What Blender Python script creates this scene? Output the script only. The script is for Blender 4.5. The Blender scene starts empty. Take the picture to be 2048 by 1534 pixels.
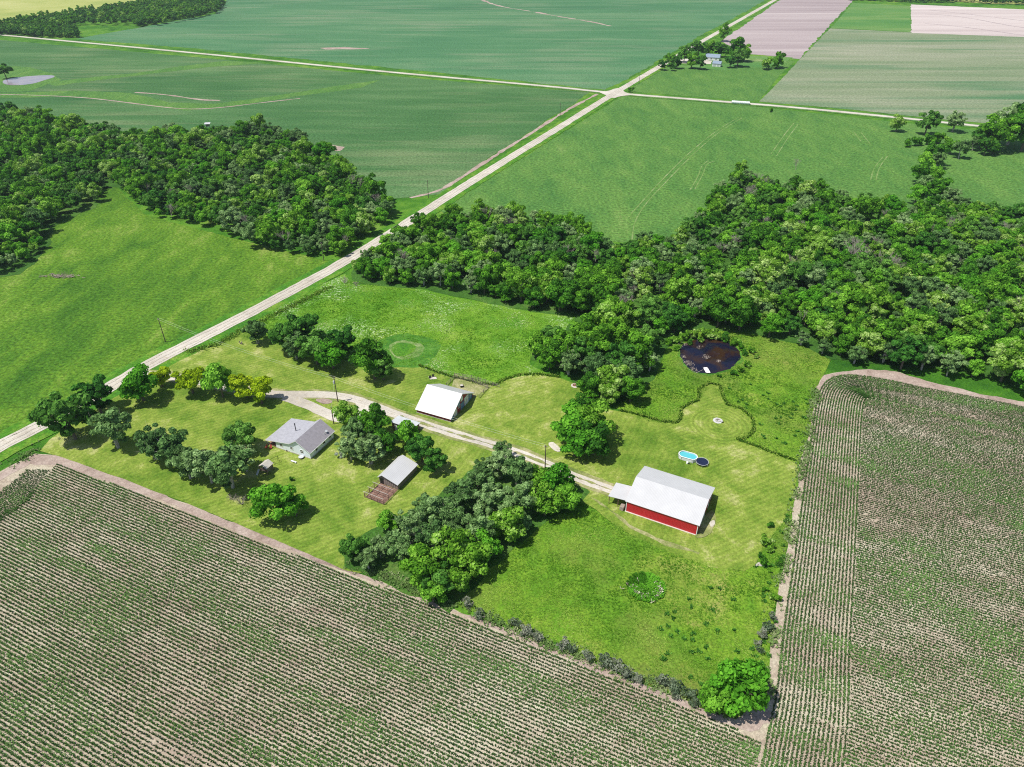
import bpy, bmesh, math, random
import numpy as np
from mathutils import Vector, Matrix
from mathutils.geometry import tessellate_polygon
random.seed(7); np.random.seed(7)
sc = bpy.context.scene
COL = sc.collection
# ------------------------------------------------------------------ camera
CAM_H = 128.0
FPX = 1420.0
PITCH = math.radians(33.7)
cd = bpy.data.cameras.new('camera'); cam = bpy.data.objects.new('camera', cd); COL.objects.link(cam)
cd.sensor_fit = 'HORIZONTAL'; cd.sensor_width = 36.0; cd.lens = 36.0*FPX/2048.0
cd.clip_start = 1.0; cd.clip_end = 12000.0
cam.location = (0, 0, CAM_H); cam.rotation_euler = (math.pi/2-PITCH, 0, 0)
sc.camera = cam
# ------------------------------------------------------------------ sky and sun
SUN_DIR = Vector((-4.12, -1.36, 9.2)).normalized()
SUN_EL = math.asin(SUN_DIR.z); SUN_AZ = math.atan2(SUN_DIR.x, SUN_DIR.y) % (2*math.pi)
w = bpy.data.worlds.new('World'); sc.world = w; w.use_nodes = True
nt = w.node_tree; bg = nt.nodes['Background']
sky = nt.nodes.new('ShaderNodeTexSky'); sky.sky_type = 'NISHITA'; sky.sun_disc = False
sky.sun_elevation = SUN_EL; sky.sun_rotation = SUN_AZ
nt.links.new(sky.outputs[0], bg.inputs[0]); bg.inputs[1].default_value = 0.10
sd = bpy.data.lights.new('sun', 'SUN'); sun = bpy.data.objects.new('sun', sd); COL.objects.link(sun)
sd.energy = 4.6; sd.angle = math.radians(0.5); sd.color = (1.0, 0.96, 0.89)
sun.rotation_euler = (-SUN_DIR).to_track_quat('-Z', 'Y').to_euler()
sun.location = (0, 0, 300)
sc.view_settings.view_transform = 'Standard'; sc.view_settings.look = 'None'
sc.view_settings.exposure = 0.22; sc.view_settings.gamma = 1.0
sc.render.engine = 'CYCLES'
sc.cycles.use_denoising = False
sc.cycles.filter_width = 1.1
sc.cycles.max_bounces = 5; sc.cycles.diffuse_bounces = 3; sc.cycles.transparent_max_bounces = 4
sc.cycles.volume_bounces = 0
# ------------------------------------------------------------------ measuring the land
_F = np.array([0, math.cos(PITCH), -math.sin(PITCH)]); _R = np.array([1., 0, 0]); _U = np.array([0, math.sin(PITCH), math.cos(PITCH)])
def G(u, v, z=0.0):
    "point of the land (height z) seen at photograph position u, v"
    d = _F*FPX + _R*(u-1024) - _U*(v-767)
    t = (z-CAM_H)/d[2]
    return np.array([0, 0, CAM_H]) + d*t
def g2(u, v): p = G(u, v); return (float(p[0]), float(p[1]))
def P2(p):
    q = np.array(p) - np.array([0, 0, CAM_H]); z = q @ _F
    return 1024+FPX*(q @ _R)/z, 767-FPX*(q @ _U)/z
def inside(pts, poly):
    pts = np.asarray(pts); poly = np.asarray(poly); x, y = pts[:, 0], pts[:, 1]
    c = np.zeros(len(pts), bool); j = len(poly)-1
    for i in range(len(poly)):
        xi, yi = poly[i]; xj, yj = poly[j]
        m = ((yi > y) != (yj > y)) & (x < (xj-xi)*(y-yi)/((yj-yi) or 1e-9)+xi)
        c ^= m; j = i
    return c
def vnoise(x, y, s, seed=0):
    "smooth value noise 0..1"
    x = np.asarray(x)/s+1000.7; y = np.asarray(y)/s+1000.3
    xi = np.floor(x).astype(np.int64); yi = np.floor(y).astype(np.int64); fx = x-xi; fy = y-yi
    fx = fx*fx*(3-2*fx); fy = fy*fy*(3-2*fy)
    def h(a, b):
        n = (a*374761393+b*668265263+seed*9176321) & 0x7fffffff
        n = ((n ^ (n >> 13))*1274126177) & 0x7fffffff
        return ((n ^ (n >> 16)) & 0xffff)/65535.0
    return (h(xi, yi)*(1-fx)+h(xi+1, yi)*fx)*(1-fy)+(h(xi, yi+1)*(1-fx)+h(xi+1, yi+1)*fx)*fy
# ------------------------------------------------------------------ object helpers
def tag(o, label=None, cat=None, group=None, kind=None):
    if label: o['label'] = label
    if cat: o['category'] = cat
    if group: o['group'] = group
    if kind: o['kind'] = kind
    return o
def empty(name, loc=(0, 0, 0), rz=0.0, label=None, cat=None, group=None):
    o = bpy.data.objects.new(name, None); COL.objects.link(o); o.empty_display_size = 0.5
    o.location = loc; o.rotation_euler = (0, 0, rz)
    return tag(o, label, cat, group)
def link_mesh(name, me, mat, parent=None):
    o = bpy.data.objects.new(name, me); COL.objects.link(o)
    if mat is not None: me.materials.append(mat)
    if parent is not None: o.parent = parent
    return o
def copy_tree(o, parent=None):
    c = o.copy(); COL.objects.link(c); c.parent = parent
    for ch in o.children: copy_tree(ch, c)
    return c
class MB:
    "collects shapes for ONE mesh object"
    def __init__(s): s.v = []; s.f = []
    def add(s, vs, fs):
        b = len(s.v); s.v += [tuple(map(float, q)) for q in vs]; s.f += [tuple(b+i for i in f) for f in fs]; return s
    def box(s, x0, x1, y0, y1, z0, z1):
        return s.add([(x0,y0,z0),(x1,y0,z0),(x1,y1,z0),(x0,y1,z0),(x0,y0,z1),(x1,y0,z1),(x1,y1,z1),(x0,y1,z1)],
                     [(0,3,2,1),(4,5,6,7),(0,1,5,4),(1,2,6,5),(2,3,7,6),(3,0,4,7)])
    def extrude(s, prof, axis, a0, a1):
        "profile of 2D points swept along axis 'x' or 'y' or 'z'"
        def P(p, a): return (a, p[0], p[1]) if axis == 'x' else ((p[0], a, p[1]) if axis == 'y' else (p[0], p[1], a))
        n = len(prof); vs = [P(p, a0) for p in prof]+[P(p, a1) for p in prof]
        fs = [(i, (i+1) % n, n+(i+1) % n, n+i) for i in range(n)]+[tuple(range(n))[::-1], tuple(range(n, 2*n))]
        return s.add(vs, fs)
    def tube(s, p0, p1, r0, r1=None, n=8, cap=True):
        r1 = r0 if r1 is None else r1
        p0 = Vector(p0); p1 = Vector(p1); d = (p1-p0)
        if d.length < 1e-6: return s
        q = d.to_track_quat('Z', 'Y'); vs = []
        for p, r in ((p0, r0), (p1, r1)):
            for i in range(n):
                a = 2*math.pi*i/n; vs.append(p+q @ Vector((math.cos(a)*r, math.sin(a)*r, 0)))
        fs = [(i, (i+1) % n, n+(i+1) % n, n+i) for i in range(n)]
        if cap: fs += [tuple(range(n))[::-1], tuple(range(n, 2*n))]
        return s.add(vs, fs)
    def path(s, pts, r, n=5):
        for a, b in zip(pts[:-1], pts[1:]): s.tube(a, b, r, r, n, False)
        return s
    def build(s, name, mat, parent=None, smooth=False):
        me = bpy.data.meshes.new(name); me.from_pydata(s.v, [], s.f); me.update()
        bm = bmesh.new(); bm.from_mesh(me); bmesh.ops.recalc_face_normals(bm, faces=bm.faces); bm.to_mesh(me); bm.free()
        if smooth: me.polygons.foreach_set('use_smooth', [True]*len(me.polygons))
        return link_mesh(name, me, mat, parent)
def np_mesh(name, V, quads, tint=None):
    me = bpy.data.meshes.new(name); nv = len(V); nf = len(quads)
    me.vertices.add(nv); me.vertices.foreach_set('co', np.ascontiguousarray(V, dtype=np.float32).ravel())
    me.loops.add(nf*4); me.loops.foreach_set('vertex_index', np.ascontiguousarray(quads, dtype=np.int32).ravel())
    me.polygons.add(nf); me.polygons.foreach_set('loop_start', np.arange(0, nf*4, 4, dtype=np.int32))
    me.update(calc_edges=True)
    if tint is not None:
        a = me.attributes.new('tint', 'FLOAT', 'POINT'); a.data.foreach_set('value', np.ascontiguousarray(tint, dtype=np.float32))
    return me
# ------------------------------------------------------------------ materials
def nodes(name):
    m = bpy.data.materials.new(name); m.use_nodes = True; t = m.node_tree
    return m, t, t.nodes['Principled BSDF']
def nn(t, typ, **kw):
    n = t.nodes.new(typ)
    for k, v in kw.items(): setattr(n, k, v)
    return n
def coords(t, rot=0.0, scale=(1, 1, 1), loc=(0, 0, 0)):
    tc = nn(t, 'ShaderNodeTexCoord'); mp = nn(t, 'ShaderNodeMapping')
    mp.inputs['Rotation'].default_value = (0, 0, rot); mp.inputs['Scale'].default_value = scale; mp.inputs['Location'].default_value = loc
    t.links.new(tc.outputs['Object'], mp.inputs['Vector']); return mp.outputs[0]
def noise(t, vec, scale, detail=3, rough=0.55, dist=0.0):
    n = nn(t, 'ShaderNodeTexNoise'); n.inputs['Scale'].default_value = scale; n.inputs['Detail'].default_value = detail
    n.inputs['Roughness'].default_value = rough; n.inputs['Distortion'].default_value = dist
    t.links.new(vec, n.inputs['Vector']); return n.outputs['Fac']
def mrange(t, v, a, b, c=0.0, d=1.0, clamp=True):
    n = nn(t, 'ShaderNodeMapRange'); n.clamp = clamp
    for i, x in zip((1, 2, 3, 4), (a, b, c, d)): n.inputs[i].default_value = x
    t.links.new(v, n.inputs[0]); return n.outputs[0]
def math_(t, op, a, b=None):
    n = nn(t, 'ShaderNodeMath', operation=op)
    for i, x in enumerate((a, b)):
        if x is None: continue
        if isinstance(x, (int, float)): n.inputs[i].default_value = x
        else: t.links.new(x, n.inputs[i])
    return n.outputs[0]
def ramp(t, f, stops):
    n = nn(t, 'ShaderNodeValToRGB'); e = n.color_ramp.elements
    while len(e) < len(stops): e.new(0.5)
    for x, (p, c) in zip(e, stops): x.position = p; x.color = (*c, 1)
    t.links.new(f, n.inputs[0]); return n.outputs[0]
def mixc(t, f, a, b, blend='MIX'):
    n = nn(t, 'ShaderNodeMix', data_type='RGBA', blend_type=blend)
    for i, x in ((0, f), (6, a), (7, b)):
        if isinstance(x, (int, float)): n.inputs[i].default_value = x
        elif isinstance(x, tuple): n.inputs[i].default_value = (*x, 1)
        else: t.links.new(x, n.inputs[i])
    return n.outputs[2]
def scale_col(t, c, f):
    n = nn(t, 'ShaderNodeVectorMath', operation='SCALE'); t.links.new(c, n.inputs[0])
    if isinstance(f, (int, float)): n.inputs['Scale'].default_value = f
    else: t.links.new(f, n.inputs['Scale'])
    return n.outputs[0]
def bump(t, h, bs, strength=0.5, dist=0.1):
    b = nn(t, 'ShaderNodeBump'); b.inputs['Strength'].default_value = strength; b.inputs['Distance'].default_value = dist
    t.links.new(h, b.inputs['Height']); t.links.new(b.outputs[0], bs.inputs['Normal'])
def ground_mat(name, pal, big=0.018, mid=0.13, fine=2.2, rot=0.0, stretch=(1, 1, 1), wts=(.45, .35, .2), fine_amt=0.5, con=(.36, .64), extra=None, bmp=0.6):
    "land cover: broad drifts, patches and blades; pal = colour stops"
    m, t, bs = nodes(name); c0 = coords(t); cs = coords(t, rot, stretch)
    a = noise(t, cs, big, 4, .6, .6); b = noise(t, cs, mid, 4, .6, .3); c = noise(t, c0, fine, 3, .7)
    f = math_(t, 'ADD', math_(t, 'ADD', math_(t, 'MULTIPLY', a, wts[0]), math_(t, 'MULTIPLY', b, wts[1])), math_(t, 'MULTIPLY', c, wts[2]))
    f = mrange(t, f, con[0], con[1])
    col = ramp(t, f, pal)
    if extra: col = extra(t, col, c0)
    d = noise(t, coords(t, 0, (1, 1, 1), (31, 7, 0)), fine*0.8, 4, .8)
    col = scale_col(t, col, mrange(t, d, .32, .68, 1-fine_amt, 1+fine_amt))
    t.links.new(col, bs.inputs['Base Color']); bs.inputs['Roughness'].default_value = 0.9; bs.inputs['Specular IOR Level'].default_value = 0.1
    if bmp: bump(t, d, bs, bmp, 0.35)
    return m
def plain(name, col, rough=0.6, var=0.15, sc_=0.6, spec=0.3, metal=0.0, stretch=(1, 1, 1), bstr=0.0):
    m, t, bs = nodes(name); v = coords(t, 0, stretch); n = noise(t, v, sc_, 5, .65)
    c = mixc(t, mrange(t, n, .3, .7), tuple(x*(1-var) for x in col), tuple(min(1, x*(1+var)) for x in col))
    t.links.new(c, bs.inputs['Base Color']); bs.inputs['Roughness'].default_value = rough
    bs.inputs['Specular IOR Level'].default_value = spec; bs.inputs['Metallic'].default_value = metal
    if bstr: bump(t, n, bs, bstr, 0.05)
    return m
def leaf_mat(name, pal, transl=0.25, seedy=0.55):
    m, t, bs = nodes(name); t.nodes.remove(bs); out = t.nodes['Material Output']
    oi = nn(t, 'ShaderNodeObjectInfo'); at = nn(t, 'ShaderNodeAttribute', attribute_name='tint')
    f = math_(t, 'ADD', math_(t, 'MULTIPLY', oi.outputs['Random'], seedy), math_(t, 'MULTIPLY', at.outputs['Fac'], 1-seedy))
    col = ramp(t, mrange(t, f, .12, .88), pal)
    bright = mrange(t, at.outputs['Fac'], 0, 1, .62, 1.5); col = scale_col(t, col, bright)
    d = nn(t, 'ShaderNodeBsdfDiffuse'); tr = nn(t, 'ShaderNodeBsdfTranslucent'); mx = nn(t, 'ShaderNodeMixShader'); mx.inputs[0].default_value = transl
    t.links.new(col, d.inputs[0]); t.links.new(col, tr.inputs[0]); t.links.new(d.outputs[0], mx.inputs[1]); t.links.new(tr.outputs[0], mx.inputs[2])
    t.links.new(mx.outputs[0], out.inputs[0]); return m
ROWA = math.radians(-25.2)          # the township grid: fences, rows and east-west road run this way
STALE = (.30, .27, .14)
def flowers(t, col, c0):
    big = noise(t, c0, .05, 3); fl = noise(t, c0, 1.1, 2, .8)
    m = math_(t, 'MULTIPLY', mrange(t, big, .50, .66), mrange(t, fl, .52, .66))
    return mixc(t, m, col, (.50, .58, .36))
M = {}
M['ground'] = ground_mat('rough_grass', [(0, (.020, .085, .008)), (.4, (.05, .16, .012)), (.7, (.10, .23, .02)), (1, (.19, .27, .05))])
M['meadow'] = ground_mat('meadow_grass', [(0, (.050, .14, .008)), (.35, (.09, .21, .014)), (.7, (.15, .26, .022)), (1, (.26, .28, .07))], big=.03, mid=.16, fine_amt=.5, extra=lambda t, c, c0: mixc(t, mrange(t, noise(t, coords(t, 0, (1, 1, 1), (11, 5, 0)), .035, 4, .6), .50, .70, 0, .75), c, (.17, .18, .045)))
M['meadow_blades'] = leaf_mat('meadow_blades', [(0, (.045, .15, .010)), (.5, (.11, .25, .020)), (1, (.27, .36, .07))], .3, .0)
M['flower_blades'] = leaf_mat('flower_meadow_blades', [(0, (.06, .20, .010)), (.5, (.13, .32, .020)), (.85, (.25, .40, .06)), (1, (.45, .52, .28))], .3, .0)
M['flower_meadow'] = ground_mat('flower_meadow_grass', [(0, (.045, .15, .010)), (.35, (.08, .21, .014)), (.7, (.14, .27, .022)), (1, (.24, .32, .06))], mid=.11, extra=flowers, fine_amt=.5)
M['left_pasture'] = ground_mat('left_pasture_grass', [(0, (.030, .095, .008)), (.3, (.058, .145, .012)), (.65, (.10, .20, .016)), (1, (.21, .27, .06))], big=.02, mid=.10, rot=-ROWA+1.2, stretch=(1, .45, 1), fine=1.0, fine_amt=.6, con=(.38, .64), wts=(.35, .35, .30))
M['far_pasture'] = ground_mat('far_pasture_grass', [(0, (.040, .125, .028)), (.35, (.070, .170, .034)), (.7, (.105, .210, .042)), (1, (.19, .26, .08))], big=.02, mid=.10, rot=-ROWA+.9, stretch=(1, .4, 1), fine=.8, fine_amt=.6, con=(.34, .68), wts=(.3, .35, .35))
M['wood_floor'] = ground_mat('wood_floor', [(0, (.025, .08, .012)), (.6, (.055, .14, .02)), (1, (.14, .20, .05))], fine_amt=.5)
def mow(t, col, c0):
    # mower passes: straight swaths in two directions and rings round the fire ring
    def bands(rot, pitch, amt):
        v = coords(t, rot); wv = nn(t, 'ShaderNodeTexWave', wave_type='BANDS', bands_direction='X'); wv.inputs['Scale'].default_value = 6.283/20/pitch
        wv.inputs['Distortion'].default_value = 1.5; wv.inputs['Detail'].default_value = 2; wv.inputs['Detail Scale'].default_value = .4
        t.links.new(v, wv.inputs[0]); return mrange(t, wv.outputs['Fac'], 0, 1, 1-amt, 1+amt)
    s = noise(t, c0, .02, 2, .4)
    b1 = bands(math.radians(62), 1.4, .10); b2 = bands(math.radians(25), 1.6, .07)
    k = mrange(t, s, .46, .54)
    f = math_(t, 'ADD', math_(t, 'MULTIPLY', b1, k), math_(t, 'MULTIPLY', b2, math_(t, 'SUBTRACT', 1.0, k)))
    C = G(1440, 850)
    v = nn(t, 'ShaderNodeVectorMath', operation='SUBTRACT'); t.links.new(c0, v.inputs[0]); v.inputs[1].default_value = (C[0], C[1], 0)
    L = nn(t, 'ShaderNodeVectorMath', operation='LENGTH'); t.links.new(v.outputs[0], L.inputs[0])
    ring = math_(t, 'MULTIPLY', math_(t, 'SINE', math_(t, 'MULTIPLY', L.outputs['Value'], 4.6)), .13)
    near = mrange(t, L.outputs['Value'], 8.5, 10.5, 1, 0)
    f = math_(t, 'ADD', math_(t, 'MULTIPLY', f, math_(t, 'SUBTRACT', 1.0, near)), math_(t, 'MULTIPLY', math_(t, 'ADD', ring, 1.0), near))
    return scale_col(t, col, f)
M['lawn'] = ground_mat('mown_lawn', [(0, (.075, .155, .014)), (.35, (.135, .215, .026)), (.7, (.21, .275, .045)), (1, (.36, .37, .14))], con=(.39, .61), big=.04, mid=.2, extra=mow, fine=2.6, fine_amt=.33, bmp=.3)
def streaks(col2, lo, hi, sx=.004, sy=.05, rot=-ROWA, seed=0):
    def f(t, col, c0):
        n = noise(t, coords(t, rot, (sx, sy, 1), (seed, 0, 0)), 1.0, 5, .65)
        n2 = noise(t, coords(t, 0, (.006, .006, 1), (seed, 3, 0)), 1.0, 3, .5)
        k = mrange(t, math_(t, 'ADD', math_(t, 'MULTIPLY', n, .55), math_(t, 'MULTIPLY', n2, .45)), lo, hi)
        return mixc(t, k, col, col2)
    return f
M['bean_field'] = ground_mat('young_bean_rows', [(0, (.040, .135, .055)), (.5, (.068, .178, .075)), (1, (.13, .23, .11))], big=.006, mid=.03, rot=-ROWA, stretch=(.25, 1, 1), fine=.8, extra=streaks((.21, .25, .15), .50, .76, .006, .06), fine_amt=.5)
M['bean_field_near'] = ground_mat('bean_rows_near_the_wood', [(0, (.032, .105, .030)), (.5, (.055, .14, .042)), (1, (.11, .20, .075))], big=.01, mid=.05, rot=-ROWA, stretch=(.25, 1, 1), fine=.9, extra=streaks((.19, .23, .11), .50, .78, .008, .08, seed=5), fine_amt=.55)
M['row_field'] = ground_mat('thin_row_crop', [(0, (.11, .18, .08)), (.5, (.20, .24, .14)), (1, (.33, .32, .24))], big=.008, mid=.04, rot=-ROWA, stretch=(.12, 1, 1), fine=.7, extra=streaks((.075, .17, .075), .50, .62, .002, .04, seed=9), fine_amt=.4)
M['bare_field'] = ground_mat('bare_tilled_soil', [(0, (.24, .19, .19)), (.5, (.35, .29, .285)), (1, (.46, .40, .38))], big=.01, mid=.06, rot=-ROWA+math.pi/2, stretch=(.06, 1, 1), fine=.6, fine_amt=.12, bmp=.2)
M['tan_field'] = ground_mat('pale_tilled_soil', [(0, (.40, .33, .31)), (.5, (.52, .45, .42)), (1, (.60, .54, .50))], big=.01, mid=.05, rot=-ROWA, stretch=(.06, 1, 1), fine=.6, fine_amt=.08, bmp=.2)
M['strip_pasture'] = ground_mat('green_strip_grass', [(0, (.05, .17, .04)), (.5, (.10, .22, .05)), (1, (.20, .27, .09))], big=.008, mid=.03, fine=.5, fine_amt=.25, rot=-ROWA, stretch=(.3, 1, 1))
M['wheat'] = ground_mat('ripening_wheat', [(0, (.24, .30, .07)), (.5, (.33, .36, .10)), (1, (.42, .42, .16))], big=.005, mid=.02, fine=.5, fine_amt=.12)
M['soil'] = ground_mat('crop_soil_with_straw', [(0, (.27, .205, .16)), (.4, (.37, .305, .23)), (.75, (.45, .40, .30)), (1, (.52, .48, .36))], big=.05, mid=.6, fine=3.0, rot=-ROWA, stretch=(.35, 1, 1), fine_amt=.33, bmp=.4)
M['bare_edge'] = ground_mat('bare_pink_earth', [(0, (.22, .16, .13)), (.5, (.36, .28, .235)), (1, (.47, .39, .33))], big=.08, mid=.5, fine=2.5, fine_amt=.25)
def ruts(t, col, c0):
    n = noise(t, c0, .5, 4, .7); return mixc(t, mrange(t, n, .5, .75), col, (.36, .31, .22))
M['gravel'] = ground_mat('pale_gravel', [(0, (.36, .325, .27)), (.5, (.52, .48, .41)), (1, (.65, .61, .54))], big=.05, mid=.5, fine=3.5, fine_amt=.14, extra=ruts, bmp=.3)
M['drive_edge'] = ground_mat('worn_verge', [(0, (.10, .16, .03)), (.5, (.24, .26, .09)), (1, (.42, .38, .22))], big=.1, mid=.5, fine=2.5, fine_amt=.3)
M['verge'] = ground_mat('road_verge_grass', [(0, (.03, .13, .015)), (.5, (.07, .20, .015)), (1, (.20, .29, .04))], big=.03, mid=.2, fine=1.5, fine_amt=.45)
M['tall'] = ground_mat('tall_dark_grass', [(0, (.03, .12, .015)), (.5, (.065, .19, .022)), (1, (.14, .28, .05))], big=.05, mid=.4, fine=2.0, fine_amt=.4)
M['pale_weeds'] = ground_mat('pale_weeds', [(0, (.07, .17, .03)), (.5, (.16, .25, .07)), (1, (.34, .36, .20))], big=.1, mid=.6, fine=2.0, fine_amt=.35)
def bark_like(name, col): return plain(name, col, .9, .3, 3.0, .1, bstr=.4)
M['bark'] = bark_like('bark', (.16, .13, .10)); M['pale_bark'] = bark_like('pale_bark', (.42, .38, .34)); M['dead_twig'] = bark_like('dead_twigs', (.33, .28, .25))
M['log'] = bark_like('weathered_wood', (.34, .28, .23))
M['leaf_wood'] = leaf_mat('wood_leaves', [(0, (.045, .16, .022)), (.3, (.085, .25, .022)), (.55, (.13, .33, .025)), (.78, (.22, .42, .045)), (1, (.36, .48, .16))], .36)
M['leaf_dark'] = leaf_mat('dark_leaves', [(0, (.038, .15, .024)), (.5, (.075, .22, .030)), (1, (.16, .33, .06))], .34)
M['leaf_grey'] = leaf_mat('grey_green_leaves', [(0, (.085, .19, .055)), (.5, (.165, .30, .09)), (1, (.32, .45, .19))], .34)
M['leaf_yellow'] = leaf_mat('yellow_green_leaves', [(0, (.20, .34, .010)), (.5, (.34, .48, .015)), (1, (.52, .60, .05))], .35)
M['leaf_bright'] = leaf_mat('bright_green_leaves', [(0, (.055, .22, .018)), (.5, (.11, .34, .024)), (1, (.23, .46, .05))], .36)
M['leaf_scrub'] = leaf_mat('scrub_leaves', [(0, (.07, .13, .06)), (.5, (.15, .20, .12)), (1, (.30, .31, .24))])
M['leaf_blossom'] = leaf_mat('blossom', [(0, (.2, .26, .18)), (.5, (.38, .42, .36)), (1, (.55, .56, .52))])
M['corn'] = leaf_mat('corn_leaves', [(0, (.028, .080, .016)), (.5, (.055, .13, .028)), (1, (.12, .22, .06))], .2, .0)
M['reed'] = leaf_mat('dead_reeds', [(0, (.22, .17, .14)), (.5, (.40, .33, .28)), (1, (.6, .53, .45))], .2, .0)
M['white_metal'] = plain('white_roof_metal', (.52, .52, .52), .45, .03, .3)
M['red_metal'] = plain('red_wall_metal', (.52, .012, .025), .5, .1, .4)
M['dark_red'] = plain('weathered_red_boards', (.30, .045, .05), .7, .3, 1.5)
M['white_paint'] = plain('white_paint', (.80, .80, .78), .6, .05)
M['house_paint'] = plain('pale_blue_siding', (.80, .85, .93), .6, .03)
M['foundation'] = plain('concrete', (.50, .46, .40), .9, .15, 1.0)
M['glass'] = plain('window_glass', (.03, .04, .05), .08, .1, 1, .6)
M['black'] = plain('black_metal', (.02, .02, .022), .4, .1)
M['grey_metal'] = plain('galvanised_metal', (.50, .52, .53), .4, .12, .8)
M['pole_wood'] = bark_like('pole_wood', (.13, .10, .08))
M['old_board'] = plain('old_grey_boards', (.22, .18, .16), .9, .45, 2.5)
M['old_brown'] = plain('old_brown_boards', (.22, .13, .10), .9, .4, 2.5)
M['pool_water'] = plain('pool_water', (.10, .46, .50), .05, .05, .4, .5)
M['pool_liner'] = plain('pool_liner', (.08, .50, .62), .3, .08)
M['navy'] = plain('trampoline_mat', (.012, .018, .05), .5, .2)
M['wire'] = plain('aluminium_wire', (.55, .55, .45), .5, .05)
M['chair_red'] = plain('red_wood', (.42, .08, .05), .6, .2)
M['bag_plastic'] = plain('white_plastic', (.75, .78, .78), .35, .08, .5)
M['rust'] = plain('rusty_metal', (.28, .12, .06), .8, .35, 2)
def shingle(name, col):
    m, t, bs = nodes(name); v = coords(t); n = noise(t, v, 1.3, 5, .7); n2 = noise(t, v, 12, 2, .7)
    wv = nn(t, 'ShaderNodeTexWave', wave_type='BANDS', bands_direction='X'); wv.inputs['Scale'].default_value = 1.6; t.links.new(v, wv.inputs[0])
    c = mixc(t, mrange(t, n, .3, .7), tuple(x*.82 for x in col), tuple(x*1.12 for x in col))
    c = scale_col(t, c, mrange(t, math_(t, 'ADD', math_(t, 'MULTIPLY', n2, .6), math_(t, 'MULTIPLY', wv.outputs['Fac'], .4)), .3, .7, .9, 1.08))
    t.links.new(c, bs.inputs['Base Color']); bs.inputs['Roughness'].default_value = .85; bs.inputs['Specular IOR Level'].default_value = .15; return m
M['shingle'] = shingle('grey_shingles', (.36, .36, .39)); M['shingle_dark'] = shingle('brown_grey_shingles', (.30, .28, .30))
def ribbed(name, col, pitch, axis='X', var=.05, rough=.4):
    m, t, bs = nodes(name); v = coords(t); wv = nn(t, 'ShaderNodeTexWave', wave_type='BANDS', bands_direction=axis); wv.inputs['Scale'].default_value = 6.283/20/pitch
    t.links.new(v, wv.inputs[0]); n = noise(t, v, .35, 5, .6)
    c = mixc(t, mrange(t, n, .3, .7), tuple(x*(1-var) for x in col), tuple(min(1, x*(1+var)) for x in col))
    t.links.new(c, bs.inputs['Base Color']); bs.inputs['Roughness'].default_value = rough; bump(t, wv.outputs['Fac'], bs, .35, .05); return m
M['roof_rib'] = ribbed('white_ribbed_roof', (.50, .50, .50), .35); M['red_rib'] = ribbed('red_ribbed_wall', (.52, .012, .028), .35, 'X', .12, .5)
def water(name, a, b, rough=.03):
    m, t, bs = nodes(name); v = coords(t); n = noise(t, v, .12, 3, .6, .5)
    c = ramp(t, mrange(t, n, .42, .6), [(0, a), (1, b)]); t.links.new(c, bs.inputs['Base Color']); bs.inputs['Roughness'].default_value = rough
    bs.inputs['IOR'].default_value = 1.33; bump(t, noise(t, v, 2.5, 3), bs, .08, .03); return m
M['pond'] = water('dark_pond_water', (.008, .009, .024), (.035, .018, .010)); M['far_water'] = water('muddy_pond_water', (.26, .23, .26), (.32, .27, .28), .15)
# ------------------------------------------------------------------ the land: flat sheets a few centimetres apart
def jitter(poly, step, amp, seed=1, closed=True):
    out = []; n = len(poly)
    for i in range(n if closed else n-1):
        a = np.array(poly[i]); b = np.array(poly[(i+1) % n]); L = np.linalg.norm(b-a); k = max(1, int(L/step)); k = min(k, 400)
        d = (b-a)/max(L, 1e-6); nrm = np.array([-d[1], d[0]])
        for j in range(k):
            p = a+(b-a)*j/k; q = (vnoise(p[0], p[1], step*1.5, seed)+.6*vnoise(p[0], p[1], step*4, seed+3)-.8)*2*amp
            out.append(tuple(p+nrm*q))
    return out
def smooth(poly, it=2, closed=True):
    P = [np.array(p, float) for p in poly]
    for _ in range(it):
        Q = []; n = len(P)
        rng = range(n if closed else n-1)
        if not closed: Q.append(P[0])
        for i in rng:
            a, b = P[i], P[(i+1) % n]; Q += [a*.75+b*.25, a*.25+b*.75]
        if not closed: Q.append(P[-1])
        P = Q
    return [tuple(p) for p in P]
LAYER = [0]
def sheet(name, poly, z, mat, step=2.0, amp=.4, sm=0, seed=1, kind='structure', jit=True):
    if sm: poly = smooth(poly, sm)
    if jit: poly = jitter(poly, step, amp, seed)
    LAYER[0] += 1; z += .004*(LAYER[0] % 7)
    tris = tessellate_polygon([[Vector((p[0], p[1], 0)) for p in poly]])
    me = bpy.data.meshes.new(name); me.from_pydata([(p[0], p[1], z) for p in poly], [], [tuple(t) for t in tris]); me.update()
    bm = bmesh.new(); bm.from_mesh(me)
    for f in bm.faces:
        f.normal_update()
        if f.normal.z < 0: f.normal_flip()
    bm.to_mesh(me); bm.free()
    o = link_mesh(name, me, mat); o['kind'] = kind; return o
def px(*pts): return [g2(u, v) for u, v in pts]
def strip(pl, w0, w1=None, sm=2):
    "road polygon about a centre line in world metres"
    pl = smooth(pl, sm, False) if sm else pl; L = []; R = []; n = len(pl)
    for i in range(n):
        a = np.array(pl[max(0, i-1)]); b = np.array(pl[min(n-1, i+1)]); d = (b-a)/np.linalg.norm(b-a); q = np.array([-d[1], d[0]])
        w_ = (w0+(((w1 or w0)-w0)*i/(n-1)))/2; L.append(tuple(np.array(pl[i])+q*w_)); R.append(tuple(np.array(pl[i])-q*w_))
    return L+R[::-1]
S = 4200
gm = bpy.data.meshes.new('ground'); gm.from_pydata([(-S, -S, 0), (S, -S, 0), (S, S, 0), (-S, S, 0)], [], [(0, 1, 2, 3)])
tag(link_mesh('ground', gm, M['ground']), kind='structure')
Z = .03
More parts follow.
